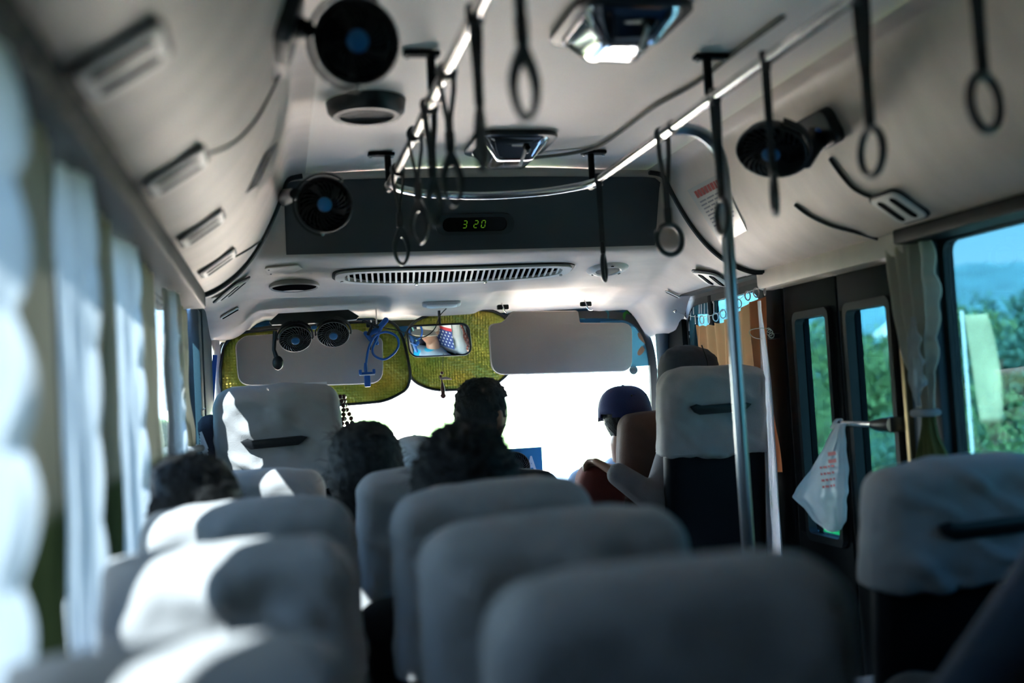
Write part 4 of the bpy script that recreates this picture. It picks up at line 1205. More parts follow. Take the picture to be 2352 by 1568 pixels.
# orange curtain on a sagging wire, with rings, and a white sheer beside it
oc = thing('curtain', 'orange curtain hanging from rings on a sagging wire by the front passenger', 'curtain', (1.70, 3.82, 0.80))
w0, w1 = V((1.69, 4.34, 1.445)), V((1.705, 3.45, 1.455))
def wire(t): return w0 * (1 - t) + w1 * t + V((0, 0, -0.055 * math.sin(PI * min(1, t * 1.25)) ** 0.9 if t < 0.8 else -0.055 * max(0, math.sin(PI * min(1, t * 1.25))) ** 0.9))
cw = thing('curtain_wire', 'thin sagging wire strung along the front right side window', 'wire', w0)
mb = MB(); mb.tube([wire(i / 30) for i in range(31)], 0.0014, 6); mb.build('wire', STEEL, cw)
mb = MB(); mb.ball(w0, 0.008, n=10, m=8); mb.tube([w0, w0 + V((0, 0.03, 0.0))], 0.004, 6); mb.build('screw_hook', STEEL, cw)
RT = [0.235, 0.31, 0.385, 0.46, 0.54, 0.61, 0.70, 0.79, 0.87, 0.945]
def yt(t): return w0.y + (w1.y - w0.y) * t
def octop(y):
    t = (y - w0.y) / (w1.y - w0.y); return wire(t).z - 0.034
mb = MB()
def ocf(u, v):
    y = yt(0.22) + (yt(0.955) - yt(0.22)) * u
    zt = octop(y) - 0.008 * abs(math.sin(PI * 9 * u)); z = zt + (0.80 - zt) * v
    return V((1.70 + 0.020 * (0.5 + 0.5 * v) * math.sin(2 * PI * 8 * u + 0.7 * math.sin(5 * v + 9 * u)) + 0.004 * noise.noise(V((u * 20, v * 4, 1))), y + 0.03 * v * (0.5 - u), z))
mb.grid(ocf, 140, 30); mb.build('cloth', ORANGE, oc, normals=False, sharp=180)
for i, t in enumerate(RT):
    c = wire(t) + V((0, 0, -0.012)); a0 = rad((20, 60, 35, 75, 80, 10, 80, 70, 75, 15)[i])
    ax = V((math.sin(a0), math.cos(a0), 0)); mb = MB()
    mb.tube([c + ax * (0.0135 * math.cos(a)) + V((0, 0, 0.0165 * math.sin(a))) for a in [2 * PI * j / 20 for j in range(20)]], 0.0024, 6, closed=True)
    mb.build('curtain_ring', mat('ring_plastic', (0.62, 0.50, 0.48), 0.4) if i not in (3, 4, 5) else mat('ring_plastic_blue', (0.55, 0.66, 0.75), 0.4), oc)
wc = thing('curtain', 'narrow white sheer curtain hanging beside the orange curtain', 'curtain', (1.70, 3.47, 0.45))
cloth('cloth', SHEER, 1.672, lerp_rows([(0, 3.495, 3.47), (0.3, 3.505, 3.43), (1, 3.55, 3.43)]), (1.405, 0.45), 1.6, 0.012, wc, 24, 40, seed=4)

# black latch with wire loops on the post
lt = thing('wire_latch', 'black latch with tangled green wire on the post beside the white sheer', 'latch', PX(1776, 772, 1.735))
mb = MB(); mb.box(PX(1778, 772, 1.735), (0.03, 0.045, 0.02), None, 0.005); mb.build('block', BLACK, lt)
mb = MB()
for (cx, cy, r) in ((1768, 764, 7), (1772, 770, 6), (1765, 758, 5)): mb.tube([PX(cx + r * math.cos(a), cy + r * math.sin(a), 1.70) for a in [2 * PI * j / 16 for j in range(16)]], 0.0012, 5, closed=True)
mb.tube(smooth_path([PX(x, y, 1.665) for x, y in ((1772, 757), (1750, 753), (1726, 757), (1721, 764), (1732, 775), (1750, 778))], 6), 0.0012, 5); mb.build('wire', mat('green_wire', (0.25, 0.35, 0.28), 0.4), lt)

# ------------------------------------------------------------------ door bar and plastic bag
db = thing('door_bar', 'short steel grab bar with black socket across the folding door', 'grab bar', PX(1985, 972, 1.70))
a, b = PX(1938, 972, 1.70), PX(2028, 975, 1.70)
mb = MB(); mb.tube([a, b], 0.010, 12); mb.ball(a, 0.011, n=12, m=8); mb.build('bar', STEEL, db)
mb = MB(); mb.tube([b + V((0, 0.05, 0)), b + V((0, 0.0, 0)), b + V((0.01, -0.03, 0))], [0.014, 0.020, 0.022], 14); mb.box(b + V((0.035, -0.02, 0)), (0.06, 0.03, 0.045), None, 0.006); mb.build('socket', BLACK, db)
def make_bagmat():
    m, N, L = nodes_mat('thin_white_plastic')
    o = N('ShaderNodeOutputMaterial'); p = N('ShaderNodeBsdfPrincipled'); tl = N('ShaderNodeBsdfTranslucent'); tp = N('ShaderNodeBsdfTransparent'); m1 = N('ShaderNodeMixShader'); m2 = N('ShaderNodeMixShader')
    p.inputs['Base Color'].default_value = (0.72, 0.76, 0.78, 1); p.inputs['Roughness'].default_value = 0.3; tl.inputs['Color'].default_value = (0.75, 0.8, 0.82, 1)
    m1.inputs[0].default_value = 0.45; m2.inputs[0].default_value = 0.18
    L(p.outputs[0], m1.inputs[1]); L(tl.outputs[0], m1.inputs[2]); L(m1.outputs[0], m2.inputs[1]); L(tp.outputs[0], m2.inputs[2]); L(m2.outputs[0], o.inputs['Surface']); return m
BAGM = make_bagmat()
bg = thing('plastic_bag', 'white plastic shopping bag with red print hanging from the door bar', 'bag', PX(1893, 1222, 1.665))
rows = [(972, 1924, 1940), (990, 1913, 1938), (1030, 1896, 1938), (1080, 1868, 1944), (1120, 1838, 1945), (1140, 1828, 1945), (1165, 1852, 1944), (1195, 1872, 1940), (1215, 1895, 1930), (1221, 1905, 1922)]
mb = MB()
def bf(u, v):
    k = v * (len(rows) - 1); i = min(int(k), len(rows) - 2); t = k - i
    y = rows[i][0] * (1 - t) + rows[i + 1][0] * t; l = rows[i][1] * (1 - t) + rows[i + 1][1] * t; r = rows[i][2] * (1 - t) + rows[i + 1][2] * t
    a = 2 * PI * u; cxp = (l + r) / 2 + (r - l) / 2 * math.cos(a)
    p = PX(cxp, y, 1.665); w = (r - l) / 2450 * 3.0
    p.x += 0.22 * w * math.sin(a) + 0.010 * w / 0.1 * noise.noise(V((math.cos(a) * 2.2, math.sin(a) * 2.2, v * 2.5))) 
    p.y += 0.007 * math.sin(11 * a + 3 * v) * (1 - v) + 0.010 * noise.noise(V((math.cos(a) * 3, v * 9, 2)))
    return p
mb.grid(bf, 72, 48, closeu=True); mb.build('sack', BAGM, bg, sharp=180)
mb = MB(); h0 = PX(1930, 972, 1.70)
mb.sweep(smooth_path([h0 + V((-0.03, 0.0, -0.015)), h0 + V((-0.012, 0, 0.010)), h0 + V((0.0, 0, 0.013)), h0 + V((0.008, -0.005, -0.002))], 5), [(-0.001, -0.012), (0.001, -0.012), (0.001, 0.012), (-0.001, 0.012)], up=V((0, 1, 0))); mb.build('handle_loop', BAGM, bg)
BRED = mat('bag_red_print', (0.50, 0.06, 0.08), 0.5)
random.seed(8)
def sackpt(px, py): 
    p = PX(px, py, 1.665); p.x -= 0.034; return p
for x0, y0, x1, y1 in ((1925, 1036, 1943, 1050), (1926, 1053, 1944, 1066)):
    mb = MB(); mb.sweep([sackpt(x0, y0 + 5), sackpt((x0 + x1) / 2, y0 + 4), sackpt(x1, y0 + 2)], [(-0.0005, -0.006), (0.0005, -0.006), (0.0005, 0.006), (-0.0005, 0.006)], up=V((0, 0.1, 1))); mb.build('emblem_print', BRED, bg)
for k in range(4):
    x = 1906 + 2 * k
    while x < 1940:
        w = random.uniform(4, 9); mb = MB(); yy = 1072 + k * 15 - (x - 1906) * 0.15
        mb.sweep([sackpt(x, yy), sackpt(min(x + w, 1941), yy)], [(-0.0005, -0.0035), (0.0005, -0.0035), (0.0005, 0.0035), (-0.0005, 0.0035)], up=V((0, 0.1, 1))); mb.build('letter_print', BRED, bg); x += w + 2.5

# ------------------------------------------------------------------ seats
def seat(label, x0, x1, y, ztop, cover_h=0.36, tilt=0, m=COVER, handle=True, seed=0, group='covered bus seats', cush=0.40, hand_dz=-0.19, wr=1.0, hshift=0.0, cshell=NAVY):
    xc = (x0 + x1) / 2; w = x1 - x0
    t = thing('bus_seat', label, 'seat', (xc, y + 0.25, 0), None, group)
    rec = rad(7)
    # frame of the backrest: origin at rear top edge, local z up along the back
    Mb = Matrix.Translation((0, -0.25, ztop)) @ Matrix.Rotation(rad(tilt), 4, 'Y') @ Matrix.Rotation(rec, 4, 'X')
    bh = ztop - cush + 0.06
    mb = MB(); mb.rbox((w / 2 - 0.018, 0.044, bh / 2 - 0.012), 0.040, 10, None, Mb @ Matrix.Translation((0, 0.060, -bh / 2))); mb.build('backrest', cshell, t, True, sharp=60)
    rnd = random.Random(seed * 7 + 3); ph = rnd.uniform(0, 6)
    hx, hy, hz_ = w / 2, 0.062, cover_h / 2
    def wrk(p, n):
        u, v = p.x / hx, p.z / hz_
        q = V((p.x * 7 + seed * 3.1, p.y * 9, p.z * 7 + seed))
        d = 0.011 * fbm(q, 3)
        dg = (p.x * 0.62 + p.z) * 52 + 2.6 * noise.noise(V((p.x * 6, p.z * 6, seed + 4))) + ph      # slanting drag folds
        d += 0.0095 * max(0, math.sin(dg)) ** 2 * (0.3 + 0.7 * (0.5 + 0.5 * noise.noise(V((p.x * 9, p.z * 5, seed + 8)))))
        d -= 0.004 * math.exp(-((p.z - hz_ - hand_dz) / 0.012) ** 2) * sst((0.8 - abs(u)) / 0.3)
        d *= 1 - 0.8 * math.exp(-((p.z - hz_ - hand_dz) / 0.03) ** 2) * sst((0.75 - abs(u)) / 0.2)
        d *= 0.25 + 0.75 * sst((0.97 - abs(u)) / 0.3) * sst((0.95 - v) / 0.3)
        out = p + n * max(d * wr, -0.006)
        out.z -= 0.018 * abs(u) ** 2.6 * sst((v + 0.1) / 0.9)
        out.x *= 1 - 0.035 * sst((v - 0.1) / 0.9) + 0.02 * sst((-v) / 1.0)
        return out
    mb = MB(); mb.rbox((hx, hy, hz_), 0.048, 30, wrk, flat=True, M=Mb @ Matrix.Translation((0, 0.060, -hz_ + 0.004)))
    c = mb.build('seat_cover', m, t, True, sharp=180)
    # stitched hem
    mb = MB(); mb.tube([Mb @ V((x, y_, -cover_h + 0.012)) for x, y_ in [(px_ , 0.060 + py_) for px_, py_ in rrect(2 * hx + 0.006, 2 * hy + 0.004, 0.047)]], 0.0022, 6, closed=True); mb.build('hem', m, c, True)
    if handle:
        hw = min(0.092, w * 0.24)
        o = [(-hw * 1.25, 0.008), (-hw * 1.1, -0.012), (-hw * 0.9, -0.021), (hw * 0.85, -0.019), (hw * 1.05, -0.008), (hw * 1.22, 0.006), (hw * 1.0, 0.012), (-hw * 0.8, 0.010), (-hw * 1.0, 0.016)]
        mb = MB(); mb.prism([(hshift + a, b + hand_dz) for a, b in o], 0.024, Mb @ Matrix(((1, 0, 0, 0), (0, 0, -1, 0.006), (0, 1, 0, 0), (0, 0, 0, 1))), 0.005); part_label(mb.build('grab_handle', BLACK, t, True), 'black recessed grab handle')
    mb = MB(); mb.rbox((w / 2 - 0.006, 0.225, 0.06), 0.05, 8, None, TRS((0, 0.065, cush - 0.06))); mb.build('cushion', m if m is not COVER else COVER, t, True)
    mb = MB(); mb.box((0, 0.06, (cush - 0.12) / 2), (w * 0.75, 0.32, cush - 0.12), None, 0.01); mb.build('pedestal', FRAMEM, t, True)
    return t
seat("driver's tall seat with pale grey cover and black grab handle", -0.232, 0.215, 3.80, 1.192, 0.36, -1.2, seed=1, group='front seats', cush=0.50, hand_dz=-0.185, hshift=-0.015, wr=2.2)
seat('front passenger seat with pale cover beside the grab pole', 1.292, 1.702, 3.46, 1.174, 0.305, 0.0, seed=2, group='front seats', cush=0.46, hand_dz=-0.135, wr=1.5)
seat('brown-covered seat just behind the blue cap, left of the front passenger seat', 1.285, 1.70, 3.93, 1.018, 0.40, 0, COVERB, False, 3, 'front seats', 0.42, wr=0.7)
seat('low red-covered seat under the hand of the hooded passenger', 1.075, 1.262, 3.80, 0.835, 0.34, 5, COVERR, False, 4, 'front seats', 0.36, wr=0.6)
seat("window seat directly behind the driver's seat", -0.272, 0.128, 3.08, 0.938, 0.36, 0.5, seed=5, wr=1.5)
seat('window seat directly behind the person with glossy black hair', -0.280, 0.135, 2.06, 0.938, 0.36, -1.5, seed=6, wr=1.8)
seat('sunlit window seat with large slanting folds, second from the camera on the left', -0.296, 0.098, 1.50, 0.924, 0.38, -2, seed=7, wr=2.2)
seat('nearest window seat at the lower left, strongly blurred', -0.290, 0.068, 0.88, 0.915, 0.38, -1.5, seed=8, handle=False)
seat('aisle seat behind the person with the rounded dark hair', 0.178, 0.590, 2.66, 0.942, 0.36, 0, seed=9, wr=1.5)
seat('aisle seat directly behind the person with bushy hair', 0.196, 0.612, 2.03, 0.940, 0.36, -1.5, seed=10, wr=1.7)
seat('aisle seat second from the camera with pale bluish left edge', 0.180, 0.606, 1.50, 0.930, 0.38, -2.0, seed=11, handle=False, wr=1.8)
seat('nearest aisle seat at the lower right centre, strongly blurred', 0.186, 0.590, 1.00, 0.928, 0.40, -0.5, seed=12, handle=False, wr=0.8)
seat('single seat with pale cover and black handle by the right side window', 1.135, 1.56, 1.88, 0.934, 0.245, -0.8, seed=13, group='right side seats', hand_dz=-0.125, hshift=0.02, wr=1.6)

seat('low aisle seat under the person with short dark hair, before the windscreen', 0.45, 0.86, 3.26, 0.775, 0.30, 0, seed=14, group='front seats', cush=0.42, handle=False)
# beads on the driver seat
random.seed(3)
bd = thing('bead_strand', "red-brown wooden bead strands hanging from the right side of the driver's seat", 'beads', (0.23, 3.88, 0.95))
mb = MB()
for s in range(3):
    for k in range(16):
        z = 1.150 - 0.016 * k; mb.ball(V((0.216 + 0.010 * s + 0.014 * math.sin(k * 0.7 + s * 2) * (0.3 + k / 16) + 0.0018 * k, 3.88 + 0.015 * s, z)), 0.0085, n=8, m=6)
mb.build('beads', BEADM, bd)
# ------------------------------------------------------------------ people
def head_co(d):
    x, y, z = d.x, d.y, d.z
    k = ((1 - abs(z) ** 2.6) ** (1 / 2.6)) / max(math.sqrt(max(1 - z * z, 0)), 2e-2) if z > 0 else 1
    X, Y, Z = 0.075 * x * k, 0.094 * y * k, (0.110 if z > 0 else 0.118) * z
    if z < 0:
        t = -z
        X *= 1 - 0.30 * t ** 1.3
        if y < 0: Y *= 1 - 0.38 * t
        else: Y *= 1 - 0.10 * t
    if y < 0: Y *= 1.04
    if y > 0.2:
        def g(cx, cz, sx, sz): return math.exp(-((x - cx) / sx) ** 2 - ((z - cz) / sz) ** 2)
        Y += 0.024 * g(0, -0.20, 0.15, 0.13) + 0.010 * g(0, -0.02, 0.13, 0.2)      # nose
        Y += 0.006 * g(0, 0.16, 0.55, 0.08)                                       # brow
        Y -= 0.010 * (g(0.40, 0.02, 0.17, 0.09) + g(-0.40, 0.02, 0.17, 0.09))     # eye sockets
        Y += 0.006 * g(0, -0.47, 0.26, 0.05) + 0.006 * g(0, -0.56, 0.22, 0.05) - 0.004 * g(0, -0.515, 0.28, 0.02)
        Y += 0.010 * g(0, -0.82, 0.3, 0.14)                                       # chin
    return V((X, Y, Z))

def add_head(mb, H, R):
    t = bmesh.new(); bmesh.ops.create_uvsphere(t, u_segments=44, v_segments=30, radius=1)
    for v in t.verts: v.co = head_co(v.co.normalized())
    mb._merge(t, TRS(H, R))
    for s in (-1, 1):
        mb.ball(V(H) + R @ V((s * 0.077, -0.008, -0.012)), (0.009, 0.020, 0.034), R @ Matrix.Rotation(rad(s * 18), 3, 'Z'), 12, 10)

def hair_shell(parent, H, R, m, grow=1.10, low=-0.55, face=0.30, seed=0, rough=0.006, strands=0, slen=0.03, name='hair', thick=0.012, vox=0.006):
    mb = MB(); t = bmesh.new(); bmesh.ops.create_uvsphere(t, u_segments=56, v_segments=40, radius=1)
    kill = []
    for v in t.verts:
        d = v.co.normalized()
        lim = 0.42 + 0.10 * noise.noise(d * 4 + V((seed, 0, 0)))
        # hairline: open at the face, sides to the ears, nape at the back
        keep = (d.z > lim) if d.y > face else (d.z > low + (0.35 if d.y > -0.15 else 0.0))
        if not keep: kill.append(v)
        v.co = head_co(V((d.x, min(d.y, 0.98), d.z))) * grow + d * rough * (1.2 * noise.noise(d * 9 + V((seed, 3, 0))) + 0.8 * noise.noise(d * 22 + V((seed, 9, 0))))
    bmesh.ops.delete(t, geom=kill, context='VERTS')
    rnd = random.Random(seed)
    mb._merge(t, TRS(H, R))
    o = mb.build(name, m, parent, sharp=180)
    k = solid(o, thick, -1)
    if strands:
        sm = MB()
        for _ in range(strands):
            d = V((rnd.gauss(0, 1), rnd.gauss(-0.3, 1), rnd.gauss(0.4, 1))).normalized()
            if d.y > face and d.z < 0.45 or d.z < low + 0.1: continue
            p = head_co(d) * (grow * 0.99); tn = (V((rnd.gauss(0, 0.6), rnd.gauss(0, 0.6), rnd.gauss(-0.2, 0.5))) + d * 0.9).normalized()
            L = slen * rnd.uniform(0.4, 1.2)
            q = [H + R @ p, H + R @ (p + tn * L * 0.5 + d * 0.002), H + R @ (p + tn * L * 0.9 + V((0, 0, -0.2)) * L)]
            sm.tube(q, [0.0012, 0.0009, 0.0003], 4, caps=False)
        sm.build('loose_strands', m, o)['kind'] = 'stuff'
    return o

def hand(mb, W, dirv, palm, side=1, curl=0.9, sc=1.0):
    """hand from wrist W along dirv, palm normal, five fingers"""
    d = V(dirv).normalized(); n = (V(palm) - d * V(palm).dot(d)).normalized(); s = d.cross(n) * side
    for k in (-1.5, -0.5, 0.5, 1.5): mb.capsule(W + s * 0.010 * k * 0.8 * sc, 0.016 * sc, W + d * 0.078 * sc + s * 0.0195 * k * sc, 0.0125 * sc, 10)
    for k, L in ((-1.5, 0.066), (-0.5, 0.080), (0.5, 0.085), (1.5, 0.074)):
        p = W + d * 0.082 * sc + s * 0.020 * k * sc; a = 0.35 * curl; q = p; r = 0.0093
        for j, f in enumerate((0.45, 0.32, 0.23)):
            dd = d * math.cos(a) + n * math.sin(a); e = q + dd * L * f * sc; mb.capsule(q, r * sc, e, r * 0.9 * sc, 10); q = e; r *= 0.9; a += 0.75 * curl
    t0 = W + d * 0.028 * sc + s * 0.026 * sc; t1 = t0 + (d * 0.6 + s * 0.75 + n * 0.35).normalized() * 0.042 * sc; t2 = t1 + (d * 0.9 + s * 0.15 + n * 0.5 * curl).normalized() * 0.032 * sc
    mb.capsule(t0, 0.014 * sc, t1, 0.011 * sc, 10); mb.capsule(t1, 0.0105 * sc, t2, 0.0085 * sc, 10)

def person(label, H, yaw=0, pitch=0, roll=0, shirt=DARKCL, pants=TROUS, armL=None, armR=None, slouch=0.30, sh=0.185, cush=0.40, vox=0.009, shirtname='shirt', legs_y=0.42, shw=None, bodyshift=0.0):
    H = V(H)
    R = Matrix.Rotation(rad(yaw), 3, 'Z') @ Matrix.Rotation(rad(pitch), 3, 'X') @ Matrix.Rotation(rad(roll), 3, 'Y')
    pel = V((H.x + bodyshift, H.y + slouch, cush + 0.09))
    t = thing('person', label, 'person', (pel.x, pel.y, 0))
    nb = H + R @ V((0, -0.025, -0.10)); neck = V((H.x + bodyshift * 0.6, H.y + 0.01, H.z - 0.19))
    ch = neck.lerp(pel, 0.28) ; wa = neck.lerp(pel, 0.68)
    S_ = [V((neck.x + s * sh, neck.y + 0.01, neck.z - 0.065)) for s in (-1, 1)]
    def dflt(s): 
        a = V((S_[0 if s < 0 else 1])); e = a + V((s * 0.02, 0.08, -0.24)); w = V((pel.x + s * 0.10, pel.y + 0.22, pel.z + 0.08)); return e, w, V((-s * 0.2, 1, -0.1)), V((0, 0, -1))
    arms = [armL or dflt(-1), armR or dflt(1)]
    mb = MB()
    mb.chain([nb, neck, ch, wa, pel], [0.052, 0.058, 0.115, 0.115, 0.125], 18)
    add_head(mb, H, R)
    hips = [pel + V((s * 0.085, 0.02, -0.01)) for s in (-1, 1)]
    knees = [V((pel.x + s * 0.11, pel.y + legs_y, cush + 0.055)) for s in (-1, 1)]
    ank = [V((k.x, k.y + 0.03, 0.09)) for k in knees]; toes = [a + V((0, 0.16, -0.045)) for a in ank]
    for i, s in enumerate((-1, 1)):
        e, w, hd, pn = arms[i]
        mb.chain([neck + V((s * 0.03, 0, -0.045)), S_[i]], [0.06, 0.055], 14)
        mb.chain([S_[i], e, w], [0.050, 0.040, 0.028], 14)
        hand(mb, V(w), hd, pn, side=s, curl=1.25 if armL else 0.9, sc=1.12 if armL else 1.0)
        mb.chain([hips[i], knees[i], ank[i], toes[i]], [0.082, 0.055, 0.042, 0.035], 14)
    b = mb.build('body', SKIN, t); remesh(b, vox if vox < 0.008 else 0.008, 2)
    mb = MB()
    c2 = neck + V((0, 0, -0.045))
    mb.chain([c2, ch, wa, pel + V((0, 0, 0.02))], [0.075, 0.135, 0.135, 0.142], 18)
    for i, s in enumerate((-1, 1)):
        e, w, hd, pn = arms[i]
        mb.chain([c2, S_[i]], [0.070, 0.066], 14); w2 = V(e).lerp(V(w), 0.93)
        mb.chain([S_[i], e, w2], [0.064, 0.056, 0.044], 14)
        mb.capsule(ch, 0.12, S_[i] + V((-s * 0.05, 0, -0.04)), 0.075, 14)
    c = mb.build(shirtname, shirt, t); remesh(c, 0.009, 4)
    mb = MB()
    for i, s in enumerate((-1, 1)): mb.chain([pel, hips[i], knees[i], ank[i].lerp(knees[i], 0.08)], [0.13, 0.10, 0.07, 0.06], 14)
    k = mb.build('trousers', pants, t); remesh(k, 0.012, 3)
    mb = MB()
    for i in (0, 1): mb.chain([ank[i] + V((0, -0.03, -0.035)), toes[i]], [0.052, 0.044], 12)
    k = mb.build('shoes', BLACK, t); remesh(k, 0.010, 2)
    return t, R

def cap(parent, H, R, m, brimcol=None, opening=True, wx=1.36, wy=1.24):
    """baseball cap: crown, brim, rear band with opening"""
    mb = MB(); t = bmesh.new(); bmesh.ops.create_uvsphere(t, u_segments=40, v_segments=28, radius=1)
    kill = []
    for v in t.verts:
        d = v.co.normalized(); h = head_co(V((d.x, d.y * 0.98, max(d.z, 0))))
        if d.z < 0: h = head_co(V((d.x, d.y, 0)).normalized()) ; h.z = 0.118 * d.z
        v.co = V((h.x * wx, h.y * wy, h.z * 1.13 + 0.006))
        if d.z < -0.22: kill.append(v)
        elif opening and d.y < -0.6 and abs(d.x) < 0.6 and -0.17 < d.z < 0.02 - 0.5 * d.x * d.x: kill.append(v)
    bmesh.ops.delete(t, geom=kill, context='VERTS'); mb._merge(t, TRS(H, R))
    c = mb.build('cap', m, parent, sharp=180); solid(c, 0.004, -1)
    mb = MB()
    def br(u, v):
        a = (u - 0.5) * 2.2; r0 = 0.108; r1 = 0.108 + 0.070 * v * math.cos(a * 0.75)
        return V(H) + R @ V((0.88 * r1 * math.sin(a), r1 * math.cos(a) + 0.008, 0.018 + 0.030 * math.cos(a) * 0.4 - 0.35 * (math.sin(a) ** 2) * 0.06 - 0.03 * v))
    mb.grid(br, 20, 8); solid(mb.build('brim', brimcol or m, c, normals=False), 0.004)
    mb = MB(); mb.ball(V(H) + R @ V((0, -0.004, 0.1305)), (0.006, 0.006, 0.003), R, 10, 6)
    mb.build('button', m, c)
    mb = MB()
    for a in (25, 155, 205, 335): 
        d = V((math.cos(rad(a)) * 0.75, math.sin(rad(a)) * 0.75, 0.66)).normalized(); h = head_co(d); mb.ball(V(H) + R @ V((h.x * (wx + 0.01), h.y * (wy + 0.01), h.z * 1.14 + 0.006)), 0.004, None, 8, 6)
    mb.build('eyelets', BLACK, c)
    return c

# passengers, rear to front
t, R = person('person whose glossy black hair shows above the third left window seat', (-0.190, 2.285, 0.880), -6, 8, 4, shirt=JACKET, bodyshift=0.18, sh=0.12)
hair_shell(t, V((-0.190, 2.285, 0.880)), R, HAIR, 1.42, -0.85, 0.35, 1, 0.008, 300, 0.05)
t, R = person('person with bushy black hair in the middle of the bus', (0.385, 2.29, 0.895), 0, 4, 0, bodyshift=0.0)
hair_shell(t, V((0.385, 2.29, 0.895)), R, HAIR, 1.52, -0.95, 0.30, 2, 0.014, 700, 0.05)
t, R = person("person with rounded dark hair just right of the driver's seat", (0.220, 2.90, 0.925), 0, 0, 0, bodyshift=0.08)
hair_shell(t, V((0.220, 2.90, 0.925)), R, HAIR, 1.36, -1.0, 0.30, 3, 0.006, 200, 0.04)
t, R = person('person with short dark hair, head turned to the right, centre of the windscreen', (0.645, 3.42, 1.062), -48, 0, 0, slouch=0.22, bodyshift=0.0, vox=0.006)
hair_shell(t, V((0.645, 3.42, 1.062)), R, HAIR, 1.10, -0.50, 0.28, 4, 0.006, 160, 0.02)
HP = V((1.362, 4.12, 1.005))
t, R = person('person in a navy baseball cap looking right toward the road', HP, -60, 0, 0, shirt=mat('pale_blue_shirt', (0.32, 0.42, 0.62), 0.9, bump=0.1), slouch=0.14, cush=0.40, legs_y=0.2, vox=0.006)
hair_shell(t, HP, R, HAIR, 1.05, -0.72, 0.10, 5, 0.003)
cap(t, HP, R, CAPB, mat('cap_brim_pale', (0.25, 0.32, 0.50), 0.8))
# hooded passenger
HH = V((1.475, 3.76, 1.14))
t, R = person('person in a dark grey hood seated beside the orange curtain', HH, -8, 6, 0, shirt=SLEEVE, slouch=0.20, cush=0.46, vox=0.006, shirtname='sweater', legs_y=0.30,
              sh=0.10, bodyshift=0.10, armL=(V((1.300, 3.63, 0.715)), V((1.180, 3.72, 0.820)), V((-0.30, 0.80, 0.30)), V((-0.45, 0.0, -0.9))))
mb = MB(); tt = bmesh.new(); bmesh.ops.create_uvsphere(tt, u_segments=44, v_segments=30, radius=1); kill = []
for v in tt.verts:
    d = v.co.normalized(); h = head_co(d)
    v.co = V((h.x * 1.36 + 0.010, h.y * 1.30 - 0.010, h.z * 1.20))
    if d.z < -0.3: v.co.x *= 1 + 0.5 * (-d.z - 0.3); v.co.z *= 1.35
    v.co += d * (0.006 * noise.noise(d * 5) + 0.003 * noise.noise(d * 13))
    if d.x > 0.2 and d.z > 0.0: v.co += V((0.022, -0.01, 0.006)) * sst((d.x - 0.2) / 0.6)
    if d.y > 0.45 and d.z < 0.55: kill.append(v)
bmesh.ops.delete(tt, geom=kill, context='VERTS'); mb._merge(tt, TRS(HH, R)); hd = mb.build('hood', HOODM, t, sharp=180); solid(hd, 0.008, -1)
mb = MB(); mb.tube(smooth_path([HH + R @ V((0.052, -0.10, 0.135)), HH + R @ V((0.062, -0.135, 0.075)), HH + R @ V((0.058, -0.14, 0.0)), HH + R @ V((0.05, -0.12, -0.08))], 6), 0.0025, 6); mb.build('hood_seam', BLACK, hd)

# dark jacket hung beside the driver's window
jk = thing('hanging_jacket', "dark jacket with a white striped edge hanging by the driver's window", 'jacket', (-0.245, 3.93, 0.80))
mb = MB(); mb.rbox((0.030, 0.085, 0.155), 0.028, 12, lambda p, n: p + n * 0.012 * noise.noise(p * 18) + V((0, 0, -0.05 * abs(p.y / 0.085) ** 2)), TRS((-0.245, 3.93, 0.955))); mb.build('body', mat('dark_jacket', (0.02, 0.02, 0.035), 0.9, bump=0.3, bscale=150), jk)
WS = mat('white_stripe_cloth', (0.7, 0.76, 0.85), 0.8)
for k in range(5):
    mb = MB(); mb.sweep([V((-0.268 + 0.004 * j, 3.836, 1.055 - 0.011 * k - 0.012 * j)) for j in range(6)], [(-0.002, -0.004), (0.002, -0.004), (0.002, 0.004), (-0.002, 0.004)], up=V((0, 0.2, 1))); mb.build('stripe', WS, jk)
mb = MB(); mb.tube([V((-0.268, 3.93, 1.11)), V((-0.268, 3.93, 1.13)), V((-0.255, 3.93, 1.135))], 0.003, 6); mb.build('hanger_hook', STEEL, jk)
HC = V((0.462, 3.78, 0.868))
t, R = person('person in a pale cap, its dome just showing between two dark heads', HC, 20, 0, 0, shirt=DARKCL, slouch=0.20, cush=0.33, legs_y=0.26)
hair_shell(t, HC, R, HAIR, 1.05, -0.6, 0.2, 9)
cap(t, HC, R, mat('pale_cap_cloth', (0.50, 0.56, 0.62), 0.85))

# the driver, seen in the mirror
HD = V((0.01, 4.05, 1.085))
def stripes():
    m, N, L = nodes_mat('turquoise_polo')
    o = N('ShaderNodeOutputMaterial'); p = N('ShaderNodeBsdfPrincipled'); tc = N('ShaderNodeTexCoord'); s = N('ShaderNodeSeparateXYZ'); mu = N('ShaderNodeMath'); mu.operation = 'MULTIPLY'; mu.inputs[1].default_value = 7.5
    fr = N('ShaderNodeMath'); fr.operation = 'FRACT'; gt = N('ShaderNodeMath'); gt.operation = 'GREATER_THAN'; gt.inputs[1].default_value = 0.66; mx = N('ShaderNodeMix'); mx.data_type = 'RGBA'
    mx.inputs[6].default_value = (0.02, 0.42, 0.62, 1); mx.inputs[7].default_value = (0.30, 0.36, 0.42, 1); p.inputs['Roughness'].default_value = 0.85
    L(tc.outputs['Object'], s.inputs[0]); L(s.outputs['Z'], mu.inputs[0]); L(mu.outputs[0], fr.inputs[0]); L(fr.outputs[0], gt.inputs[0]); L(gt.outputs[0], mx.inputs[0]); L(mx.outputs[2], p.inputs['Base Color']); L(p.outputs[0], o.inputs['Surface']); return m
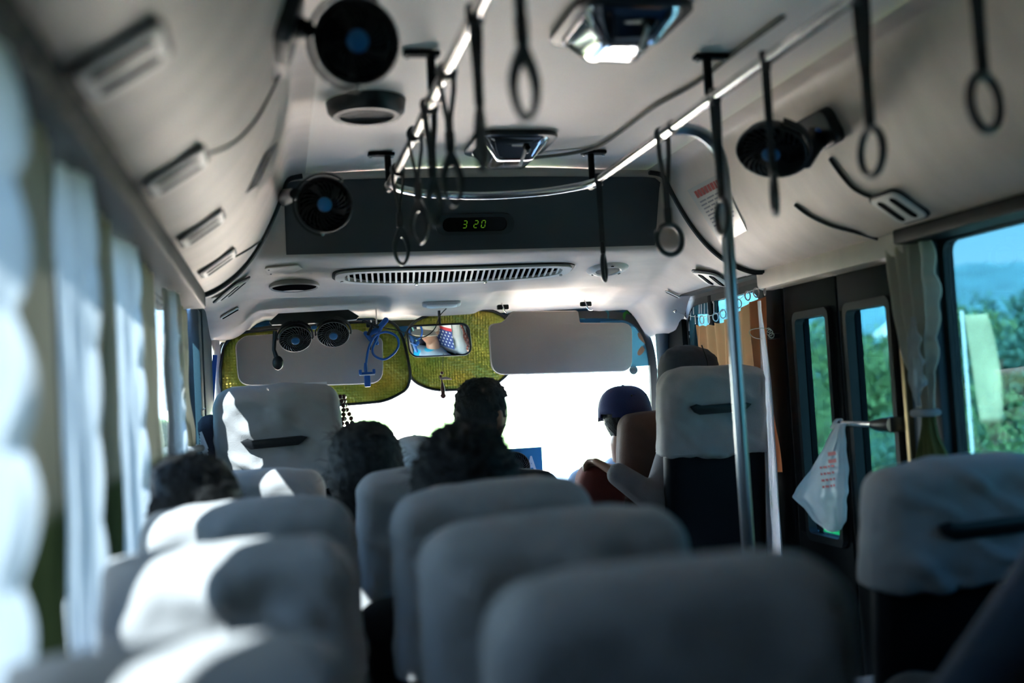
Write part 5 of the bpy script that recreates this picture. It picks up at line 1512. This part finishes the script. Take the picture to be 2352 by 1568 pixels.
t, R = person('person driving in a turquoise striped polo and beige cap, seen in the rear-view mirror', HD, -20, 12, 0, shirt=stripes(), slouch=0.12, cush=0.50, vox=0.0055, legs_y=0.20, shirtname='polo_shirt',
              armL=(V((-0.20, 4.14, 0.72)), V((-0.15, 4.33, 0.80)), V((0.2, 0.6, 0.5)), V((0.3, 0.6, -0.6))), armR=(V((0.22, 4.14, 0.72)), V((0.17, 4.33, 0.80)), V((-0.2, 0.6, 0.5)), V((-0.3, 0.6, -0.6))))
hair_shell(t, HD, R, HAIR, 1.05, -0.35, 0.12, 11, 0.003)
cap(t, HD, R, mat('beige_cap_cloth', (0.55, 0.50, 0.43), 0.85), wx=1.14, wy=1.12)
mb = MB()
for s in (-1, 1):
    d = V((s * 0.40, 0.9, 0.02)).normalized(); mb.ball(HD + R @ (head_co(d) + V((0, 0.001, 0))), (0.014, 0.006, 0.007), R, 12, 8)
e = mb.build('eyes', mat('eye_white', (0.7, 0.68, 0.65), 0.3), t)
mb = MB()
for s in (-1, 1):
    d = V((s * 0.40, 0.9, 0.02)).normalized(); mb.ball(HD + R @ (head_co(d) + V((0, 0.006, 0))), (0.006, 0.003, 0.006), R, 10, 6)
mb.build('irises', BLACK, e)
mb = MB()
for s in (-1, 1):
    mb.tube([HD + R @ (head_co(V((s * k, 0.9, 0.20 - 0.05 * abs(k - 0.4))).normalized()) + V((0, 0.003, 0))) for k in (0.22, 0.4, 0.6)], [0.003, 0.004, 0.002], 6)
mb.build('eyebrows', HAIR, t)
mb = MB(); mb.tube([HD + R @ (head_co(V((k, 0.86, -0.52)).normalized()) + V((0, 0.002, 0))) for k in (-0.2, 0, 0.2)], [0.003, 0.005, 0.003], 6); mb.build('lips', mat('lips', (0.33, 0.11, 0.09), 0.5), t)
sw = thing('steering_wheel', 'black steering wheel in front of the driver', 'steering wheel', (0.01, 4.42, 0.83))
SWM = TRS((0, 0, 0), frame_from(V((0, -0.55, 0.83))))
mb = MB(); mb.tube([SWM @ V((0.20 * math.cos(a), 0.20 * math.sin(a), 0)) for a in [2 * PI * j / 48 for j in range(48)]], 0.013, 10, closed=True); mb.build('rim', BLACK, sw, True)
mb = MB(); mb.lathe([(0, -0.03), (0.055, -0.02), (0.05, 0.005), (0, 0.01)], SWM, 24); mb.build('hub', BLACK, sw, True)
for a in (0, 120, 240):
    mb = MB(); mb.tube([SWM @ V((0, 0, -0.01)), SWM @ V((0.20 * math.cos(rad(a - 90)), 0.20 * math.sin(rad(a - 90)), 0))], 0.010, 8); mb.build('spoke', BLACK, sw, True)
mb = MB(); mb.tube([V((0, 0, -0.02)), V((0, 0.22, -0.14))], 0.02, 10); mb.build('column', BLACK, sw, True)
# starred and striped cloth over the front of the driver's seat
fc = thing('seat_cloth', "starred and striped cloth over the driver's seat front, seen in the mirror", 'cloth', (0.0, 3.95, 0.95))
M0 = Matrix.Translation((0.004, 3.928, 1.21)) @ Matrix.Rotation(rad(7), 4, 'X')
def fl(x, z, d=0): return M0 @ V((x, d, z))
mb = MB(); mb.grid(lambda u, v: fl(-0.17 + 0.34 * u, -0.16 - 0.15 * v, 0.012 + 0.003 * math.sin(9 * u)), 20, 8); mb.build('starred_half', mat('flag_blue', (0.02, 0.04, 0.16), 0.8), fc, normals=False)
for k in range(6):
    mb = MB(); mb.grid(lambda u, v: fl(-0.17 + 0.34 * u, -0.16 + 0.026 * (k + v), 0.012 + 0.003 * math.sin(9 * u)), 20, 2); mb.build('stripe', mat('flag_red', (0.45, 0.03, 0.04), 0.8) if k % 2 == 0 else WHITEP, fc, normals=False)
mb = MB()
for i in range(9):
    for j in range(5):
        p = fl(-0.155 + 0.038 * i + 0.019 * (j % 2), -0.175 - 0.028 * j, 0.017)
        mb.prism([((0.009 if q % 2 == 0 else 0.004) * math.cos(PI / 2 + q * PI / 5), (0.009 if q % 2 == 0 else 0.004) * math.sin(PI / 2 + q * PI / 5)) for q in range(10)], 0.0008, Matrix.Translation(p) @ Matrix(((-1, 0, 0, 0), (0, 0, 1, 0), (0, 1, 0, 0), (0, 0, 0, 1))))
mb.build('stars', WHITEP, fc)

# shoulder of the passenger nearest on the right
HN = V((1.225, 1.24, 1.10))
t, R = person('person in a navy jacket, only the sloping shoulder and arm at the lower right edge', HN, -10, 0, 0, shirt=JACKET, slouch=0.16, sh=0.20, shirtname='jacket', bodyshift=0.02, cush=0.44,
              armL=(V((0.79, 1.20, 0.66)), V((0.95, 1.42, 0.56)), V((0.5, 0.6, -0.1)), V((0, 0, -1))))
hair_shell(t, HN, R, HAIR, 1.08, -0.6, 0.3, 14, 0.005, 60, 0.02)
SKY, SUN, SUND, EXPO = 3.3, 28.0, (0.48, 0.50, -0.70), 3.55
# ------------------------------------------------------------------ outside
GZ = -0.85
def ground_mat():
    m, N, L = nodes_mat('dry_roadside_ground')
    o = N('ShaderNodeOutputMaterial'); p = N('ShaderNodeBsdfPrincipled'); tc = N('ShaderNodeTexCoord'); n = N('ShaderNodeTexNoise'); n.inputs['Scale'].default_value = 0.35; n.inputs['Detail'].default_value = 8
    r = N('ShaderNodeValToRGB'); r.color_ramp.elements[0].color = (0.13, 0.22, 0.06, 1); r.color_ramp.elements[1].color = (0.36, 0.36, 0.20, 1); r.color_ramp.elements[0].position = 0.5; r.color_ramp.elements[1].position = 0.75
    L(tc.outputs['Object'], n.inputs['Vector']); L(n.outputs['Fac'], r.inputs['Fac']); L(r.outputs[0], p.inputs['Base Color']); p.inputs['Roughness'].default_value = 0.95; L(p.outputs[0], o.inputs['Surface']); return m
mb = MB(); mb.grid(lambda u, v: V((-300 + 700 * u, -200 + 900 * v, GZ - 0.02)), 10, 10); struct(mb.build('ground', ground_mat(), normals=False))
ASPH = mat('pale_road', (0.62, 0.55, 0.48), 0.9, var=0.15, vscale=1.5)
mb = MB(); mb.box2((-1.6, -60, GZ - 0.05), (6.8, 400, GZ)); struct(mb.build('road', ASPH))
GRASS = mat('verge_grass', (0.075, 0.15, 0.045), 0.95, var=0.35, vscale=0.8, bump=0.4, bscale=8)
mb = MB(); mb.grid(lambda u, v: V((6.8 + 45 * u, -30 + 190 * v, GZ + 0.02 + 1.1 * sst(u * 2.2) + 0.12 * noise.noise(V((u * 20, v * 60, 0))))), 40, 60); struct(mb.build('verge_right', GRASS, normals=False))
SCRUB = mat('darkened_scrub', (0.05, 0.065, 0.03), 0.95, var=0.3, vscale=0.6)
mb = MB(); mb.grid(lambda u, v: V((-1.6 - 40 * u, -60 + 260 * v, GZ + 0.01 + 0.8 * sst(u * 3) + 0.1 * noise.noise(V((u * 20, v * 80, 3))))), 30, 60); struct(mb.build('added_verge_left', SCRUB, normals=False))  # unseen verge, added and darkened to cut sunlit ground bounce

def ridge(name, x0, x1, y0, y1, h, seed, m, base=0.0, steep=1.0):
    mb = MB()
    def f(u, v):
        a = u; x = x0 + (x1 - x0) * a; y = y0 + (y1 - y0) * a
        n = V((y1 - y0, -(x1 - x0), 0)).normalized()
        prof = math.sin(PI * v)
        hh = h * (0.55 + 0.45 * (0.5 + 0.5 * noise.noise(V((a * 3.2, seed, 0))))) * (0.75 + 0.25 * math.sin(PI * a)) + 0.10 * h * fbm(V((a * 9, v * 2, seed)), 4)
        d = (v - 0.5) * h * 5.0 * steep
        return V((x + n.x * d, y + n.y * d, GZ + base + max(0, hh) * prof))
    mb.grid(f, 90, 24); return struct(mb.build(name, m, normals=False))
HILLM = mat('hazy_forest_hill', (0.13, 0.27, 0.30), 0.95, var=0.35, vscale=0.06)  # aerial haze painted into the forest colour
HILL2 = mat('far_haze_hill', (0.16, 0.30, 0.42), 0.95, var=0.15, vscale=0.03)  # its blue is painted aerial haze
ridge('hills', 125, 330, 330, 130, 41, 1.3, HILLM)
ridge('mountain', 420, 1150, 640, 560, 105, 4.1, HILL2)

LEAFS = [mat('leaf_deep', (0.07, 0.17, 0.09), 0.7, var=0.4, vscale=2.0), mat('leaf_bright', (0.17, 0.28, 0.10), 0.7, var=0.4, vscale=2.0), mat('leaf_blue', (0.08, 0.19, 0.14), 0.7, var=0.4, vscale=2.0), mat('leaf_hazed', (0.50, 0.68, 0.45), 0.7, var=0.2)]  # distance haze painted in: bluer greens, palest tone for far leaves
BARK = mat('bark', (0.16, 0.11, 0.08), 0.9, bump=0.5, bscale=20)
random.seed(21)
def tree(label, x, y, h, w, kind, seed, group, name='tree'):
    rnd = random.Random(seed); t = thing(name, label, 'tree' if name == 'tree' else 'bush', (x, y, GZ), None, group)
    mb = MB()
    pts = [V((0.05 * h * rnd.uniform(-1, 1) * k / 4, 0.05 * h * rnd.uniform(-1, 1) * k / 4, h * 0.75 * k / 4)) for k in range(5)]
    mb.tube(pts, [0.05 * h, 0.042 * h, 0.03 * h, 0.02 * h, 0.008 * h], 8)
    for _ in range(5):
        a = rnd.uniform(0, 2 * PI); b = pts[2] * 0.7; mb.tube([b, b + V((math.cos(a), math.sin(a), 0.9)) * h * 0.2, b + V((math.cos(a) * 1.3, math.sin(a) * 1.3, 1.6)) * h * 0.25], [0.018 * h, 0.012 * h, 0.004 * h], 6)
    mb.build('trunk', BARK, t, True)
    mb = MB(); bm = mb.bm; lobes = []
    for _ in range(14):
        a = rnd.uniform(0, 2 * PI); r = w * 0.5 * math.sqrt(rnd.random()) * 0.75; z = rnd.uniform(0.30 if name == 'tree' else 0.15, 0.85) * h
        lobes.append((V((r * math.cos(a), r * math.sin(a), z)), w * rnd.uniform(0.16, 0.28)))
    for c, r in lobes:
        for _ in range(200):
            d = V((rnd.gauss(0, 1), rnd.gauss(0, 1), rnd.gauss(0, 1))).normalized(); p = c + d * r * rnd.uniform(0.65, 1.05)
            q = V((rnd.gauss(0, 1), rnd.gauss(0, 1), rnd.gauss(0.5, 1))).normalized(); e = q.orthogonal().normalized(); g2 = q.cross(e); s = 0.035 * h * rnd.uniform(0.5, 1.2)
            bm.faces.new([bm.verts.new(p + e * s), bm.verts.new(p + g2 * s * 0.5), bm.verts.new(p - e * s), bm.verts.new(p - g2 * s * 0.5)])
    mb.build('crown', LEAFS[kind], t, True, normals=False)
    return t
GT = 'roadside trees beyond the right windows'
specs = [(15.0, 20.0, 2.9, 3.6, 2), (20.5, 23.5, 4.0, 4.4, 0), (15.0, 15.0, 2.9, 3.0, 2), (19.6, 17.6, 4.0, 4.0, 0), (21.5, 29.5, 3.8, 4.6, 1), (15.4, 26.0, 2.8, 3.4, 1), (20.5, 35.5, 3.6, 4.4, 0), (24.5, 43, 4.2, 5, 1), (27.5, 36, 4.8, 5, 2)]
labs = ['bluish green tree in the middle of the right side window', 'tall deep green tree behind the middle of the right side window', 'rounded blue-green tree at the right edge of the side window', 'tallest deep green tree at the right of the side window', 'bright yellow-green tree seen through the nearer door pane', 'bright green tree low in the nearer door pane', 'deep green tree seen through the farther door pane', 'bright green tree at the left of the farther door pane', 'blue-green tree high behind the door panes']
for i, (s, lb) in enumerate(zip(specs, labs)): tree(lb, *s, 40 + i, GT)
GBH = 'low bushes on the verge'
for i, (x, y, h, w, k, lb) in enumerate(((11.5, 15.6, 1.5, 2.2, 1, 'low bright bush on the verge under the middle of the side window'), (11.2, 12.6, 1.3, 2.2, 2, 'low bluish bush on the verge at the right of the side window'), (12, 18.5, 1.5, 2.2, 2, 'low bluish bush on the verge beside the cream curtain'), (11.5, 21.8, 1.5, 2.4, 1, 'low bright bush seen through the nearer door pane'))):
    tree(lb, x, y, h, w, k, 70 + i, GBH, 'bush')
for i, (x, y, h, w, k, lb) in enumerate(((30, 112, 3.2, 6, 3, 'pale tree with painted haze far ahead, right of centre through the windscreen'), (27, 92, 2.0, 4, 3, 'pale bush with painted haze far ahead, low right of centre through the windscreen'))): tree(lb, x, y, h, w, k, 90 + i, 'trees far ahead')
# house with a white roof
hs = thing('house', 'pale house with a white gable roof beyond the trees, beside the cream curtain', 'house', (72.0, 108, GZ))
mb = MB(); mb.box((0, 0, 3.2), (7, 7, 6.4)); mb.build('walls', mat('house_wall', (0.55, 0.55, 0.52), 0.9), hs, True)
mb = MB(); mb.prism([(-4.4, 6.3), (0, 9.2), (4.4, 6.3), (4.4, 6.5), (0, 9.45), (-4.4, 6.5)], 8.4, Matrix(((1, 0, 0, 0), (0, 0, -1, 4.2), (0, 1, 0, 0), (0, 0, 0, 1)))); mb.build('roof', mat('white_roof', (0.9, 0.9, 0.9), 0.5), hs, True)
# yellow cloth imitating the curtain's reflection in the side glass, and a road sign
rfl = thing('reflection_cloth', 'tall pale yellow cloth imitating a curtain reflection in the right side window', 'banner', (7.75, 10.9, GZ))
mb = MB(); mb.tube([V((0, 0, 0)), V((0, 0, 1.2)), V((0.0, 0.0, 2.66))], 0.02, 8); mb.build('pole', WHITEP, rfl, True)
mb = MB(); mb.grid(lambda u, v: V((0.015 + 0.79 * (0.24 + 0.05 * math.sin(3 * v)) * u + 0.10 * (1 - v), -0.62 * (0.24 + 0.05 * math.sin(3 * v)) * u - 0.02, 1.35 + 1.25 * v)), 6, 16); solid(mb.build('cloth', mat('yellow_reflection_cloth', (0.75, 0.68, 0.42), 0.9, var=0.2, vscale=3, transl=0.3), rfl, True, normals=False), 0.004)
rs = thing('road_sign', 'small yellow disc sign on a red and white post on the verge', 'road sign', (9.25, 13.55, GZ))
mb = MB(); mb.tube([V((0, 0, 0)), V((0, 0, 1.7))], 0.045, 10); mb.build('post', mat('pinkish_post', (0.7, 0.5, 0.46), 0.7), rs, True)
mb = MB(); mb.lathe([(0, 0.02), (0.12, 0.02), (0.12, 0), (0, 0)], TRS((-0.06, -0.05, 1.95), frame_from(V((-0.6, -0.8, 0)))), 24); mb.build('disc', mat('sign_yellow', (0.50, 0.44, 0.10), 0.6), rs, True)
gb = thing('litter_bin', 'green roadside bin seen low through the door glass', 'bin', (2.9, 5.2, GZ))
mb = MB(); mb.lathe([(0, 0), (0.26, 0), (0.30, 1.30), (0.31, 1.32), (0.28, 1.32), (0, 1.25)], None, 28); mb.build('drum', mat('bin_green', (0.02, 0.35, 0.10), 0.5), gb, True)

# ------------------------------------------------------------------ light
w = bpy.data.worlds.new('sky'); S.world = w; w.use_nodes = True
nt = w.node_tree; nt.nodes.clear(); N = nt.nodes.new; L = nt.links.new
o = N('ShaderNodeOutputWorld'); bgd = N('ShaderNodeBackground'); tc = N('ShaderNodeTexCoord'); sp_ = N('ShaderNodeSeparateXYZ'); r = N('ShaderNodeValToRGB')
L(tc.outputs['Generated'], sp_.inputs[0]); L(sp_.outputs['Z'], r.inputs['Fac'])
e = r.color_ramp.elements; e[0].position = 0.0; e[0].color = (0.92, 0.96, 1.0, 1); e[1].position = 0.6; e[1].color = (0.22, 0.45, 0.85, 1)
x = r.color_ramp.elements.new(0.12); x.color = (0.62, 0.85, 1.0, 1)
L(r.outputs[0], bgd.inputs['Color']); bgd.inputs['Strength'].default_value = SKY; L(bgd.outputs[0], o.inputs['Surface'])
sd = bpy.data.lights.new('sun', 'SUN'); sd.energy = SUN; sd.angle = rad(0.6); sd.color = (1.0, 0.93, 0.84)
so = bpy.data.objects.new('sun', sd); COL.objects.link(so); so.location = (-20, -30, 30)
so.rotation_euler = V(SUND).normalized().to_track_quat('-Z', 'Y').to_euler()
# openings through which sky light enters (light portals on the glass)
def portal(name, c, w_, h_, n):
    ld = bpy.data.lights.new(name, 'AREA'); ld.shape = 'RECTANGLE'; ld.size = w_; ld.size_y = h_; ld.cycles.is_portal = True
    ob = bpy.data.objects.new(name, ld); COL.objects.link(ob); ob.location = c
    ob.rotation_euler = V(n).to_track_quat('-Z', 'Z' if abs(V(n).z) < 0.9 else 'Y').to_euler()
portal('windscreen_skylight', (0.72, 5.10, 1.10), 2.1, 0.95, (0, -1, 0))
portal('left_skylight', (-0.40, 2.3, 1.15), 3.5, 0.72, (1, 0, 0))
portal('right_skylight', (1.86, 1.9, 1.13), 1.4, 0.75, (-1, 0, 0))
portal('right_front_skylight', (1.86, 4.0, 1.13), 0.9, 0.75, (-1, 0, 0))
portal('door_skylight', (1.86, 3.08, 0.95), 0.8, 0.85, (-1, 0, 0))
S.view_settings.view_transform = 'Standard'; S.view_settings.look = 'None'; S.view_settings.gamma = 1.0; S.view_settings.use_curve_mapping = False
S.view_settings.exposure = EXPO
S.cycles.use_denoising = True
S.cycles.max_bounces = 10; S.cycles.diffuse_bounces = 6; S.cycles.transparent_max_bounces = 16
S.cycles.sample_clamp_indirect = 6.0
S.cycles.caustics_reflective = False; S.cycles.caustics_refractive = False
